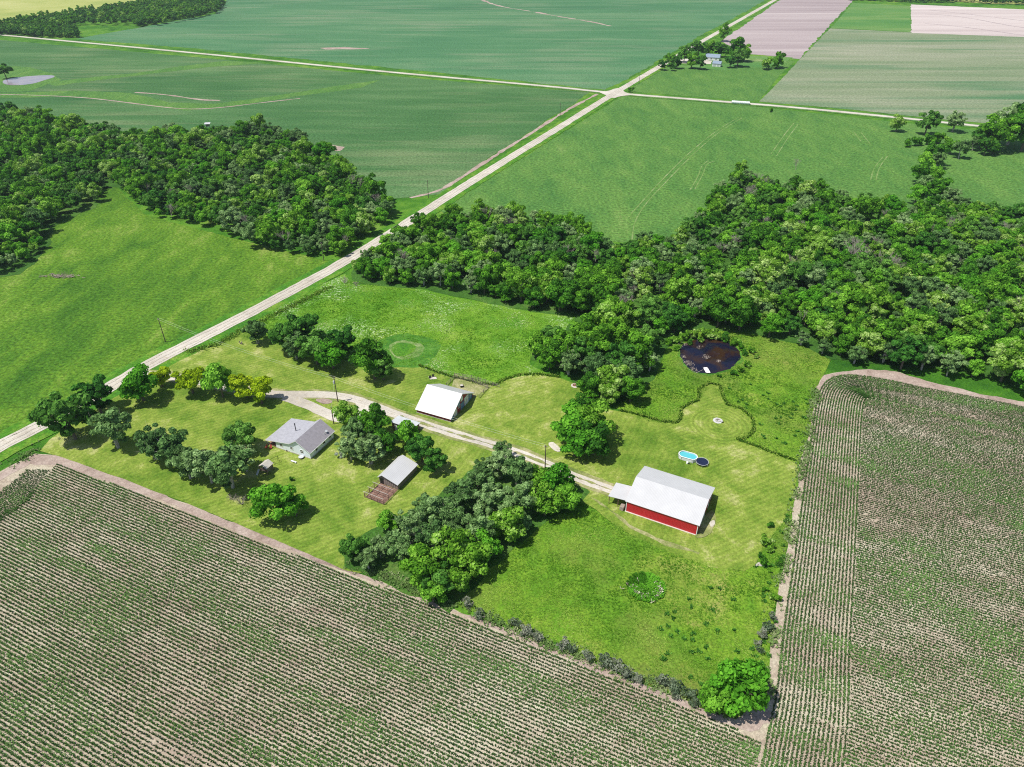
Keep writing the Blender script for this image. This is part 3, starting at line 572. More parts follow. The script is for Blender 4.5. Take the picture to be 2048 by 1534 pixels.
def dead_mb(seed, R, H, r0, stems=3, depth=4, spread=.55):
    rs = random.Random(seed); mb = MB()
    def grow(p, d, L, r, k):
        q = p+d*L; mb.tube(p, q, r, r*.62, 4, False)
        if k == 0: return
        for _ in range(3 if k > 1 else 2):
            nd = (d+Vector((rs.uniform(-1, 1), rs.uniform(-1, 1), rs.uniform(-.5, .7)))*spread).normalized()
            grow(q, nd, L*rs.uniform(.6, .85), r*.62, k-1)
    for s in range(stems):
        a = rs.random()*6.28; d = Vector((math.cos(a)*R/H*.7, math.sin(a)*R/H*.7, 1)).normalized()
        grow(Vector((rs.uniform(-.2, .2)*R*.5, rs.uniform(-.2, .2)*R*.5, 0)), d, H*.33, r0, depth)
    return mb
DEAD = []
for i in range(3):
    mb = dead_mb(900+i, 2.5, 6, .09, 3); me = bpy.data.meshes.new('dead_branches'); me.from_pydata(mb.v, [], mb.f); me.materials.append(M['dead_twig']); DEAD.append(me)
DEADS = []
for i in range(3):
    mb = dead_mb(950+i, 2.0, 2.2, .05, 8, 3, .8); me = bpy.data.meshes.new('dead_stems'); me.from_pydata(mb.v, [], mb.f); me.materials.append(M['dead_twig']); DEADS.append(me)
RT = random.Random(42)
def put_tree(kind, x, y, R, label, group=None, name='tree', cat='tree', hs=1.0):
    cm, tm, R0, H0 = RT.choice(PROTO[kind]); s = R/R0
    r = empty(name, (x, y, Z*4), RT.random()*6.28, label, cat, group); r.scale = (s, s, s*hs)
    c = bpy.data.objects.new('crown', cm); COL.objects.link(c); c.parent = r
    t = bpy.data.objects.new('trunk' if name == 'tree' else 'stems', tm); COL.objects.link(t); t.parent = r
    return r
def tree_px(kind, u, v, rpx, label, group=None, name='tree', cat='tree', hs=1.0):
    "crown centred at photograph position u, v with radius rpx"
    R = 3.5
    for _ in range(4):
        cm, tm, R0, H0 = PROTO[kind][0]; hc = H0*(R/R0)*hs*.55; p = G(u, v, hc); d = np.linalg.norm(p-np.array([0, 0, CAM_H])); R = rpx*d/FPX*1.04
    return put_tree(kind, p[0], p[1], R, label, group, name, cat, hs)
Y = [('dark', 130, 828, 47, 'large dark tree overhanging the gravel road at the far left end of the lawn'),
 ('dark', 188, 788, 36, 'dark green tree with branches over the road just left of the driveway mouth'),
 ('grey', 222, 856, 40, 'grey-green tree with pale twin trunks at the west corner of the lawn'),
 ('bright', 276, 768, 34, 'wide green tree on the left side of the driveway mouth'),
 ('yellow', 318, 752, 20, 'small yellow-green tree right at the driveway mouth'),
 ('yellow', 378, 758, 27, 'brightest yellow-green tree beside the driveway'),
 ('bright', 438, 763, 33, 'rounded mid green tree between two yellow-green trees on the driveway'),
 ('yellow', 488, 768, 26, 'yellow-green tree left of the pair where the driveway opens'),
 ('yellow', 518, 780, 27, 'yellow-green tree nearest to the driveway fork'),
 ('grey', 305, 882, 36, 'grey-green tree of the front lawn row nearest the twin trunk tree'),
 ('grey', 342, 892, 40, 'broad grey-green tree halfway along the front lawn row'),
 ('grey', 372, 925, 34, 'low grey-green tree closest to the corn at the front lawn row'),
 ('grey', 412, 930, 38, 'grey-green tree left of the biggest crown in the front lawn row'),
 ('dark', 478, 872, 34, 'upright dark green tree left of the house'),
 ('grey', 452, 935, 46, 'biggest grey-green tree of the front lawn row, beside the playhouse'),
 ('grey', 485, 915, 30, 'small grey-green tree between the dark upright tree and the playhouse'),
 ('bright', 545, 1002, 44, 'bright green tree standing below the playhouse'),
 ('bright', 588, 1010, 26, 'small bright green tree with a long shadow right of the playhouse tree'),
 ('grey', 510, 662, 25, 'lone small tree with a forked trunk at the north corner of the lawn'),
 ('dark', 572, 672, 32, 'leftmost dark tree of the clump north of the driveway'),
 ('dark', 602, 650, 34, 'topmost dark tree of the clump north of the driveway'),
 ('dark', 628, 690, 38, 'front dark tree of the clump north of the driveway'),
 ('grey', 590, 690, 28, 'grey-green tree low in the clump north of the driveway'),
 ('bright', 662, 706, 34, 'bright leaved tree at the front right of the clump north of the driveway'),
 ('dark', 685, 680, 32, 'rightmost dark tree of the clump north of the driveway'),
 ('wood', 745, 722, 36, 'broad tree beside the grass ring, left of the white-roofed old barn'),
 ('dark', 765, 735, 26, 'small dark tree leaning right beside the grass ring'),
 ('wood', 692, 828, 25, 'tree at the end of the driveway loop behind the house'),
 ('grey', 715, 858, 32, 'grey-green tree right of the house'),
 ('wood', 752, 845, 32, 'tree right of the house beside the tin-roofed shed'),
 ('grey', 700, 892, 30, 'grey-green tree nearest the white blossoming shrub'),
 ('grey', 737, 898, 34, 'grey-green tree behind the old poultry shed, right of the house'),
 ('wood', 770, 882, 24, 'small tree in the middle of the clump right of the house'),
 ('bright', 815, 870, 27, 'tree in front of the tin-roofed shed'),
 ('dark', 842, 896, 32, 'dark tree leaning over the white roof of the old poultry shed'),
 ('dark', 868, 922, 26, 'dark tree at the right side of the old poultry shed'),
 ('bright', 1140, 848, 42, 'left crown of the big round clump on the lawn by the gravel pad'),
 ('wood', 1182, 838, 42, 'back right crown of the big round clump on the lawn'),
 ('wood', 1190, 872, 40, 'front right crown of the big round clump on the lawn'),
 ('bright', 1150, 885, 32, 'front crown of the big round clump on the lawn'),
 ('wood', 1165, 815, 28, 'rear crown of the big round clump on the lawn'),
 ('bright', 1478, 1372, 52, 'big bright green tree alone at the corner where the two corn fields meet'),
 ('bright', 1440, 1395, 34, 'lower green tree touching the big tree at the corn field corner'),
 ('wood', 1448, 66, 11, 'single dark tree beside the road above the far farmstead'),
 ('wood', 1797, 244, 13, 'smallest of the three trees on the right part of the crossroad'),
 ('dark', 1858, 242, 19, 'dark rounded tree, middle of the three trees on the right part of the crossroad'),
 ('grey', 1912, 239, 17, 'grey-green tree, last of the three trees on the right part of the crossroad'),
 ('bush', 1543, 219, 5, 'tiny bush beside the crossroad near the long white wrapped row'),
 ('bush', 1261, 178, 7, 'small bush at the corner of the crossroads'),
 ('dark', 6, 138, 12, 'dark tree at the left edge above the far muddy pond'),
 ('bush', 1535, 125, 14, 'left bush of the pair right of the far farmstead'),
 ('bush', 1556, 119, 17, 'right bush of the pair right of the far farmstead')]
for k, u, v, r, lb in Y: tree_px(k, u, v, r, lb)
def group_trees(lst, label, group, kinds):
    for i, (u, v, r) in enumerate(lst): tree_px(kinds[i % len(kinds)], u, v, r, label, group)
group_trees([(1325, 128, 9), (1340, 118, 10), (1355, 122, 11), (1370, 105, 14), (1385, 118, 13), (1398, 96, 15), (1402, 122, 12), (1418, 98, 12), (1438, 97, 12), (1452, 100, 10), (1470, 98, 17), (1478, 112, 15), (1462, 120, 11), (1490, 104, 13), (1345, 132, 7)],
            'dark tree in the shelter belt around the far farmstead', 'shelter belt trees at the far farmstead', ['dark', 'wood', 'dark'])
group_trees([(2030, 242, 32), (1995, 262, 26), (1968, 270, 18), (2060, 255, 30), (1925, 296, 15), (1905, 292, 11), (1975, 290, 14), (1990, 295, 9), (1950, 285, 11)],
            'tree in the clump at the right edge below the crossroad', 'clump at the right edge below the crossroad', ['grey', 'wood', 'dark', 'wood'])
group_trees([(1815, 284, 10), (1838, 280, 12), (1858, 278, 12), (1880, 275, 13), (1895, 282, 9)], 'low wide bush in the scrub strip below the crossroad', 'scrub strip below the crossroad', ['bush'])
group_trees([(1872, 305, 17), (1855, 322, 15), (1880, 318, 14), (1845, 345, 16), (1868, 350, 17), (1850, 368, 18), (1880, 378, 20), (1835, 388, 16), (1905, 392, 18)], 'tree in the hedge line running down from the scrub to the right wood', 'hedge line between two hay pastures', ['wood', 'bright', 'grey'])
# the grove between the lawn and the south meadow
GROVE = [(1000, 928, 34), (965, 935, 24), (1035, 945, 36), (960, 965, 36), (1075, 955, 26), (1115, 965, 36), (1135, 990, 32), (925, 990, 38), (980, 1000, 42), (1045, 1000, 40), (1090, 1000, 34), (870, 1022, 40), (905, 1040, 38), (1010, 1045, 38), (955, 1060, 40), (820, 1052, 40), (860, 1075, 40), (1040, 1045, 26), (900, 1105, 42), (945, 1110, 38), (975, 1090, 32), (800, 1090, 34), (845, 1130, 38), (880, 1155, 38), (915, 1150, 32), (760, 1095, 26), (710, 1095, 30), (735, 1118, 24), (775, 1045, 22), (865, 1185, 28), (1008, 900, 22), (850, 1010, 24)]
GK = {0: 'grey', 1: 'grey', 2: 'grey', 3: 'grey', 4: 'wood', 5: 'bright', 6: 'bright', 7: 'grey', 8: 'grey', 9: 'grey', 10: 'wood', 13: 'wood', 18: 'wood', 19: 'wood', 20: 'bright', 22: 'wood', 23: 'dark', 24: 'wood', 26: 'dark', 28: 'bright', 29: 'bright'}
GL = {5: 'bright green tree at the top right end of the grove beside the drive', 6: 'bright green tree at the right tip of the grove', 0: 'grey-green tree at the top of the grove touching the drive', 26: 'dark tree at the left tip of the grove beside the corn', 29: 'lowest bright tree at the bottom point of the grove by the corn', 28: 'small bright tree on the lawn side of the grove with bare pale branches'}
for i, (u, v, r) in enumerate(GROVE):
    k = GK.get(i, 'grey')
    if i in GL: tree_px(k, u, v, r, GL[i])
    else: tree_px(k, u, v, r, {'grey': 'grey-green tree inside the grove between lawn and south meadow', 'wood': 'deep green tree inside the grove between lawn and south meadow', 'bright': 'light green tree inside the grove', 'dark': 'darkest tree at the foot of the grove'}[k], 'trees of the grove, '+k)
LINK = [(1080, 690, 26), (1105, 672, 28), (1100, 710, 28), (1135, 690, 32), (1140, 722, 28), (1170, 668, 32), (1172, 702, 32), (1205, 650, 34), (1205, 690, 34), (1190, 735, 34), (1240, 670, 34), (1242, 712, 36), (1225, 755, 36), (1180, 768, 28), (1262, 745, 34), (1280, 705, 34), (1300, 675, 30), (1215, 785, 24), (1262, 778, 26), (1300, 720, 22)]
for i, (u, v, r) in enumerate(LINK):
    k = ['wood', 'dark', 'wood', 'wood', 'grey'][i % 5]
    tree_px(k, u, v, r, {'wood': 'green tree in the spur of woodland left of the dark pond', 'dark': 'dark green tree in the spur of woodland left of the dark pond', 'grey': 'grey-green tree in the spur of woodland left of the dark pond'}[k], 'trees of the spur left of the dark pond, '+k)
# shrubs
def shrubs(lst, kind, label, group, name='shrub'):
    for u, v, r in lst: tree_px(kind, u, v, r, label, group, name, 'shrub')
tree_px('blossom', 683, 906, 11, 'white blossoming shrub at the corner of the house garden', None, 'shrub', 'shrub')
shrubs([(935, 1205, 13), (958, 1228, 13), (1030, 1245, 12), (1052, 1262, 15), (1073, 1275, 12), (1125, 1288, 14), (1142, 1300, 11), (1180, 1310, 14), (1205, 1322, 17), (1228, 1330, 16), (1252, 1345, 16), (1275, 1358, 12), (1330, 1362, 16), (1352, 1374, 16), (1378, 1385, 15), (1410, 1400, 15), (1348, 1392, 10), (1390, 1408, 11)], 'scrub', 'grey-brown shrub in the fence line below the south meadow', 'fence line shrubs below the south meadow')
shrubs([(1532, 1250, 13), (1528, 1270, 12), (1520, 1300, 9), (1545, 1232, 9), (1515, 1285, 8)], 'scrub', 'pale grey shrub on the meadow edge above the corner tree', 'pale shrubs above the corner tree')
shrubs([(1544, 1048, 9), (1532, 1082, 15), (1540, 1095, 12), (1528, 1125, 11), (1560, 1120, 7), (1556, 1195, 11), (1545, 1192, 9), (1538, 1140, 6), (1522, 1112, 8), (1528, 1178, 7)], 'bush', 'dark low bush between the barn lawn and the east corn rows', 'bushes between the barn lawn and the corn')
shrubs([(1337, 682, 11), (1352, 677, 12), (1370, 671, 13), (1390, 667, 14), (1410, 667, 14), (1430, 668, 13), (1450, 674, 13), (1468, 682, 12), (1482, 692, 10), (1490, 705, 9), (1502, 700, 9), (1493, 728, 9), (1482, 738, 9), (1352, 696, 8), (1512, 712, 7), (1466, 744, 8), (1440, 751, 6), (1380, 684, 8), (1400, 680, 8)], 'bush', 'low green bush on the bank of the dark pond', 'bushes ringing the dark pond')
tree_px('bush', 583, 958, 6, 'tiny bush alone on the lawn right of the playhouse', None, 'shrub', 'shrub')
# bare grey thickets
def dead(u, v, r, label, small=True, group=None, cat='dead shrub'):
    me = RT.choice(DEADS if small else DEAD); R0 = 2.4 if small else 3.0; p = G(u, v, 1.0); d = np.linalg.norm(p-np.array([0, 0, CAM_H])); s = r*d/FPX/R0
    o = bpy.data.objects.new('dead_shrub' if small else 'dead_tree', me); COL.objects.link(o); o.location = (p[0], p[1], Z*3); o.scale = (s, s, s); o.rotation_euler = (0, 0, RT.random()*6.28); return tag(o, label, cat, group)
dead(482, 1003, 24, 'leafless grey shrub at the foot of the bright tree below the playhouse')
dead(463, 995, 18, 'smaller leafless grey shrub left of the one below the playhouse')
dead(688, 562, 16, 'leafless grey shrub where the wood meets the road')
dead(712, 568, 12, 'small leafless grey shrub on the meadow side of the wood corner')
for u, v, r in [(1385, 735, 9), (1375, 722, 8), (1382, 728, 8)]: dead(u, v, r, 'bleached dead brush at the lower left rim of the dark pond', True, 'dead brush at the pond rim')
for u, v, r in [(1600, 480, 14), (1700, 530, 22), (1715, 545, 20), (1760, 558, 22), (1790, 565, 18), (1655, 628, 20), (1440, 520, 14), (1890, 470, 12), (1860, 480, 10), (2030, 640, 20), (1270, 575, 16), (1265, 600, 12), (1500, 400, 12), (1530, 385, 12), (1190, 530, 12), (985, 530, 14), (800, 530, 14), (900, 500, 10), (1960, 660, 14), (2005, 480, 12), (1590, 345, 9)]:
    o = dead(u, v, r, 'bare grey dead tree standing among the green crowns of the right wood', False, 'dead trees in the right wood', 'dead tree'); o.location.z += 2.6
for u, v, r in [(660, 478, 12), (690, 500, 12), (330, 330, 10), (60, 250, 10), (600, 420, 9)]:
    o = dead(u, v, r, 'bare grey dead tree standing in the left wood', False, 'dead trees in the left wood', 'dead tree'); o.location.z += 2.4
# woods
def poisson(polypx, rad, seed, n=60000):
    poly = np.array(px(*polypx)); lo = poly.min(0); hi = poly.max(0); rs = np.random.RandomState(seed); Q = rs.rand(n, 2)*(hi-lo)+lo; Q = Q[inside(Q, poly)]
    g = {}; out = []
    for p in Q:
        r = rad*(.75+.5*float(vnoise(p[0], p[1], 25, seed))); k = (int(p[0]//rad), int(p[1]//rad)); ok = True
        for i in (-1, 0, 1, -2, 2):
            for j in (-1, 0, 1, -2, 2):
                for q in g.get((k[0]+i, k[1]+j), ()):
                    if (q[0]-p[0])**2+(q[1]-p[1])**2 < r*r: ok = False; break
        if ok: g.setdefault(k, []).append(p); out.append((p[0], p[1], r))
    return out
WRC = [(705, 548), (860, 445), (1000, 438), (1170, 465), (1200, 500), (1350, 500), (1420, 418), (1478, 352), (1560, 388), (1640, 398), (1740, 418), (1830, 425), (1900, 418), (2048, 438), (2180, 450), (2180, 838), (2048, 792), (1960, 765), (1850, 746), (1740, 731), (1665, 724), (1600, 692), (1500, 664), (1400, 652), (1330, 672), (1250, 660), (1170, 632), (1050, 614), (950, 596), (850, 574), (710, 560)]
WLC = [(-150, 232), (60, 242), (150, 262), (260, 282), (400, 282), (470, 268), (560, 268), (640, 305), (735, 388), (780, 425), (755, 462), (680, 512), (600, 515), (500, 495), (430, 458), (300, 432), (250, 385), (215, 360), (195, 405), (110, 440), (80, 500), (35, 540), (-150, 570)]
TLC = [(-200, 62), (0, 60), (60, 52), (150, 62), (160, 76), (80, 72), (-200, 66)]
woods = []
for name, pl, rad in (('right', WRC, 5.4), ('left', WLC, 5.8)):
    for x, y, r in poisson(pl, rad, 3 if name == 'right' else 5): woods.append((name, x, y, r))
woods.sort(key=lambda q: q[1]**2+q[2]**2)
vis = []
for wd_ in woods:
    u, v = P2((wd_[1], wd_[2], 5)); 
    if -40 < u < 2090: vis.append(wd_)
NIND = 200
PTS = []
def kind_at(x, y):
    n = float(vnoise(x, y, 16, 77)); q = RT.random()
    return 'grey' if q < .20+.16*(n > .6) else ('bright' if q > .82 else ('dark' if n < .28 else 'wood'))
KL = {'wood': 'green', 'dark': 'very dark green', 'grey': 'grey-green', 'bright': 'light green'}
for i, (nm, x, y, r) in enumerate(vis):
    k = kind_at(x, y); R = r*.5*1.5*RT.choice((.68, .85, 1.0, 1.0, 1.15, 1.32)); u, v = P2((x, y, 0))
    if i < NIND:
        if nm == 'left': ar = 'along the pasture edge of the left wood'
        elif u < 1180: ar = 'on the side of the right wood facing the north meadow'
        elif u < 1640: ar = 'on the side of the right wood behind the dark pond'
        else: ar = 'on the side of the right wood facing the east corn field'
        put_tree(k, x, y, R, KL[k]+' tree '+ar, KL[k]+' trees '+ar)
    else: PTS.append((x, y, R, k))
for x, y, r in poisson(TLC, 7, 9): PTS.append((x, y, r*.62, 'dark'))
for pl, rad, sd_ in (([(120, 62), (170, 50), (300, 52), (330, 50), (400, 35), (445, 24), (448, 8), (300, 8), (200, 24), (90, 38), (0, 52), (0, 56)], 10.5, 11), ([(280, 55), (330, 42), (370, 38), (440, 20), (446, 3), (330, 2), (250, 20), (240, 35)], 7, 12), ([(-200, 62), (0, 56), (70, 58), (150, 70), (160, 76), (80, 76), (0, 68), (-200, 66)], 6.5, 14),
                     ([(1700, 1), (1740, 2), (1840, 6), (1905, 6), (1905, -2), (1700, -6)], 8, 15), ([(1905, 3), (2000, 10), (2048, 9), (2100, 10), (2100, 2), (2020, 0), (2000, 6), (1905, 0)], 9, 16)):
    for x, y, r in poisson(pl, rad, sd_): PTS.append((x, y, min(r, 8)*.6, RT.choice(['dark', 'wood', 'dark'])))
def wood_stuff(name, pts, label):
    srcs = []
    for k in ('wood', 'dark', 'grey', 'bright'):
        for j, (cm, tm, R0, H0) in enumerate(PROTO[k]): srcs.append((k, j, cm, R0))
    V = np.array([(x, y, Z*4) for x, y, R, k in pts]); me = bpy.data.meshes.new(name); me.vertices.add(len(V)); me.vertices.foreach_set('co', V.astype(np.float32).ravel())
    rs = random.Random(1); var = []; scl = []; rot = []
    for x, y, R, k in pts:
        c = [i for i, s_ in enumerate(srcs) if s_[0] == k]; i = rs.choice(c); var.append(i); scl.append(R/srcs[i][3]); rot.append(rs.random()*6.28)
    for an, vals, ty in (('var', var, 'INT'), ('scl', scl, 'FLOAT'), ('rot', rot, 'FLOAT')):
        a = me.attributes.new(an, ty, 'POINT'); a.data.foreach_set('value', vals)
    o = link_mesh(name, me, None)
    ng = bpy.data.node_groups.new(name, 'GeometryNodeTree'); ng.interface.new_socket('Geometry', in_out='INPUT', socket_type='NodeSocketGeometry'); ng.interface.new_socket('Geometry', in_out='OUTPUT', socket_type='NodeSocketGeometry')
    N, L = ng.nodes, ng.links; gi = N.new('NodeGroupInput'); go = N.new('NodeGroupOutput'); jn = N.new('GeometryNodeJoinGeometry')
    def named(nm_, ty): a = N.new('GeometryNodeInputNamedAttribute'); a.data_type = ty; a.inputs[0].default_value = nm_; return a.outputs[0]
    va = named('var', 'INT'); sa = named('scl', 'FLOAT'); ra = named('rot', 'FLOAT'); cx = N.new('ShaderNodeCombineXYZ'); L.new(ra, cx.inputs[2])
    for i, (k, j, cm, R0) in enumerate(srcs):
        if i not in var: continue
        src = next(ob for ob in COL.objects if ob.type == 'MESH' and ob.data == cm)
        oi = N.new('GeometryNodeObjectInfo'); oi.transform_space = 'ORIGINAL'; oi.inputs['Object'].default_value = src; oi.inputs['As Instance'].default_value = True
        cp = N.new('FunctionNodeCompare'); cp.data_type = 'INT'; cp.operation = 'EQUAL'; L.new(va, cp.inputs[2]); cp.inputs[3].default_value = i
        ip_ = N.new('GeometryNodeInstanceOnPoints'); L.new(gi.outputs[0], ip_.inputs['Points']); L.new(cp.outputs[0], ip_.inputs['Selection']); L.new(oi.outputs['Geometry'], ip_.inputs['Instance'])
        L.new(cx.outputs[0], ip_.inputs['Rotation']); L.new(sa, ip_.inputs['Scale']); L.new(ip_.outputs[0], jn.inputs[0])
    L.new(jn.outputs[0], go.inputs[0]); md = o.modifiers.new('trees', 'NODES'); md.node_group = ng
    return tag(o, label, 'wood', kind='stuff')
# make sure every variant stands somewhere as a real tree
used = {ob.data for ob in COL.objects if ob.type == 'MESH'}
PTS = [(x, y, R, k) for x, y, R, k in PTS]
for k in ('wood', 'dark', 'grey', 'bright'): PROTO[k] = [p for p in PROTO[k] if p[0] in used]
def reg(x, y): return 'l' if (y < 640 and x < 0 and P2((x, y, 0))[0] < 850) else ('r' if y < 640 else 'f')
wood_stuff('woodland', [p for p in PTS if reg(p[0], p[1]) == 'r'], 'deep mass of crowns of the large wood on the right')
wood_stuff('woodland', [p for p in PTS if reg(p[0], p[1]) == 'l'], 'deep mass of crowns of the large wood on the left')
wood_stuff('woodland', [p for p in PTS if reg(p[0], p[1]) == 'f'], 'distant woods and tree lines along the top of the view')
for pl, nm, lb, cnt, sd_ in ((WRC, 'dead trees in the right wood', 'bare grey dead tree standing among the green crowns of the right wood', 34, 5), (WLC, 'dead trees in the left wood', 'bare grey dead tree standing in the left wood', 16, 6)):
    Q = scatter(pl, .02, sd_); rs = np.random.RandomState(sd_); rs.shuffle(Q); Q = Q[np.linalg.norm(Q, axis=1) < 420][:cnt]
    for q in Q:
        o = bpy.data.objects.new('dead_tree', DEAD[rs.randint(3)]); COL.objects.link(o); sc_ = rs.uniform(.7, 1.25); o.location = (q[0], q[1], rs.uniform(1.5, 3.2)); o.scale = (sc_*1.1, sc_*1.1, sc_); o.rotation_euler = (0, 0, rs.rand()*6.28); tag(o, lb, 'dead tree', nm)
# ------------------------------------------------------------------ buildings
def frame(a, b):
    A = G(*a); B = G(*b); return (float(A[0]), float(A[1]), Z*5), math.atan2(B[1]-A[1], B[0]-A[0])
def slab(mb, pts, th=.12):
    "roof plane from 4 corner points, with thickness"
    p = [Vector(q) for q in pts]; n = (p[1]-p[0]).cross(p[3]-p[0]).normalized()
    if n.z < 0: n = -n
    mb.add([q for q in p]+[q-n*th for q in p], [(0, 1, 2, 3), (7, 6, 5, 4), (0, 4, 5, 1), (1, 5, 6, 2), (2, 6, 7, 3), (3, 7, 4, 0)])
def gable_wall(mb, prof, axis, at, th=.12): mb.extrude(prof, axis, at, at+th)
def window(parent, axis, at, a, z, w_, h_, out=1):
    "window on a wall plane; axis is the wall's normal axis"
    fr = MB(); pn = MB(); t = .06*out
    def bx(mb, a0, a1, z0, z1, d0, d1):
        d0, d1 = sorted((at+d0*out, at+d1*out))
        mb.box(a0, a1, d0, d1, z0, z1) if axis == 'y' else mb.box(d0, d1, a0, a1, z0, z1)
    e = .09
    bx(fr, a-w_/2-e, a+w_/2+e, z-e, z, .0, .07); bx(fr, a-w_/2-e, a+w_/2+e, z+h_, z+h_+e, .0, .07)
    bx(fr, a-w_/2-e, a-w_/2, z, z+h_, .0, .07); bx(fr, a+w_/2, a+w_/2+e, z, z+h_, .0, .07); bx(fr, a-w_/2, a+w_/2, z+h_*.48, z+h_*.54, .0, .05)
    bx(pn, a-w_/2, a+w_/2, z, z+h_, .005, .025)
    f = fr.build('window', M['white_paint'], parent); pn.build('pane', M['glass'], f)
# --- house
loc, rz = frame((550.3, 895), (622, 919))
ho = empty('house', loc, rz, 'single storey pale blue farmhouse with grey shingled roof and low side wing', 'house')
D = 10.6; W = 12.7
b = MB(); prof = [(.6, .35), (W, .35), (W, 2.62), (8.6, 5.2), (6.05, 3.42), (.6, 2.5)]
b.extrude(prof, 'y', 0, D); b.build('wall', M['house_paint'], ho)
b = MB(); b.box(.55, W+.05, -.05, D+.05, -.1, .35); b.build('foundation', M['foundation'], ho)
b = MB(); slab(b, [(-2.7, -.35, 2.06), (6.05, -.35, 3.56), (6.05, D+.35, 3.56), (-2.7, D+.35, 2.06)]); slab(b, [(6.05, -.35, 3.56), (8.6, -.35, 5.34), (8.6, D+.35, 5.34), (6.05, D+.35, 3.56)])
rf = b.build('roof', M['shingle'], ho)
b = MB(); slab(b, [(8.6, -.35, 5.34), (13.1, -.35, 2.48), (13.1, D+.35, 2.48), (8.6, D+.35, 5.34)]); b.build('roof_slope', M['shingle_dark'], ho)['label'] = 'darker brownish roof slope'
b = MB(); b.tube((3.6, 5.6, 3.0), (3.6, 5.6, 5.6), .13, .13, 10); b.tube((3.6, 5.6, 5.6), (3.6, 5.6, 5.75), .2, .16, 10); b.build('stove_pipe', M['black'], rf)
b = MB(); b.tube((12.1, 7.6, 3.0), (12.1, 7.6, 3.8), .08); b.tube((9.4, .8, 4.7), (9.4, .8, 5.2), .06); b.build('vent_pipe', M['white_paint'], rf)
b = MB(); b.tube((12.0, 8.6, 3.6), (12.1, 8.55, 3.75), .38, .40, 12); b.tube((12.0, 8.7, 3.0), (12.0, 8.6, 3.6), .03); b.build('satellite_dish', M['grey_metal'], rf)
b = MB(); b.box(-2.75, 6.05, -.42, -.36, 1.9, 2.02); b.v = []; b.f = []
for (x0, z0, x1, z1) in ((-2.7, 2.0, 6.05, 3.5), (6.05, 3.5, 8.6, 5.28), (8.6, 5.28, 13.1, 2.42)):
    b.add([(x0, -.37, z0-.13), (x1, -.37, z1-.13), (x1, -.37, z1+.02), (x0, -.37, z0+.02), (x0, -.41, z0-.13), (x1, -.41, z1-.13), (x1, -.41, z1+.02), (x0, -.41, z0+.02)], [(0, 1, 2, 3), (7, 6, 5, 4), (0, 4, 5, 1), (3, 2, 6, 7), (0, 3, 7, 4), (1, 5, 6, 2)])
b.build('fascia', M['white_paint'], ho)
b = MB(); b.tube((13.2, -.3, 2.42), (13.2, D+.3, 2.42), .07, .07, 6); b.build('gutter', M['white_paint'], ho)
for x, z, w_, h_ in ((2.6, 1.2, .9, .8), (6.3, 1.3, .8, .9), (9.9, 1.2, .9, 1.1)): window(ho, 'y', 0, x, z, w_, h_, -1)
for y, z, w_, h_ in ((2.8, 1.1, .9, 1.1), (6.2, 1.1, .9, 1.1), (9.0, 1.2, .7, .9)): window(ho, 'x', W, y, z, w_, h_, 1)
b = MB(); b.box(-2.6, .5, .1, D-.1, -.05, .25); b.build('porch_floor', M['old_brown'], ho)
for y in (.1, 3.5, 7, D-.2):
    b = MB(); b.box(-2.55, -2.43, y, y+.12, .25, 2.0); b.build('porch_post', M['white_paint'], ho)
b = MB(); b.box(4.3, 4.5, -.25, -.02, .0, .45); b.build('meter_box', M['black'], ho)
# things by the house
p = G(533, 884)
for i, (dx, dy) in enumerate(((-1.9, -1.5), (-.6, -1.1))):
    c, s = math.cos(rz), math.sin(rz)
    ch = empty('garden_chair', (loc[0]+dx*c-dy*s, loc[1]+dx*s+dy*c, Z*5), rz+.4*i, ['red wooden garden chair at the left corner of the house', 'red wooden garden chair nearest the house wall'][i], 'chair')
    b = MB(); b.box(-.3, .3, -.3, .3, .38, .44); b.build('seat', M['chair_red'], ch)
    b = MB(); b.add([(-.3, .28, .42), (.3, .28, .42), (.3, .5, 1.05), (-.3, .5, 1.05), (-.3, .32, .42), (.3, .32, .42), (.3, .54, 1.05), (-.3, .54, 1.05)], [(0, 1, 2, 3), (7, 6, 5, 4), (0, 4, 5, 1), (1, 5, 6, 2), (2, 6, 7, 3), (3, 7, 4, 0)]); b.build('backrest', M['chair_red'], ch)
    for sx in (-.27, .27):
        for sy in (-.27, .27):
            b = MB(); b.box(sx-.03, sx+.03, sy-.03, sy+.03, 0, .38); b.build('leg', M['chair_red'], ch)
def hexframe(x, y, parent=None): pass
# wash tub planter by the front wall
p = G(603, 917); t = empty('tub_planter', (p[0], p[1], Z*5), 0, 'dark round tub with pale rim against the white front wall of the house', 'tub')
b = MB(); b.tube((0, 0, 0), (0, 0, .5), .62, .72, 16); b.build('tub', M['black'], t)
b = MB(); b.tube((0, 0, .5), (0, 0, .56), .76, .76, 16); b.build('rim', M['grey_metal'], t)
# bench on the grass in front of the house
p = G(588, 926); t = empty('bench', (p[0], p[1], Z*5), rz, 'pale backless bench on the grass in front of the house', 'bench')
b = MB(); b.box(-.9, .9, -.2, .2, .42, .48); b.build('seat', M['white_paint'], t)
for x in (-.75, .75):
    b = MB(); b.box(x-.04, x+.04, -.18, .18, 0, .42); b.build('leg', M['white_paint'], t)
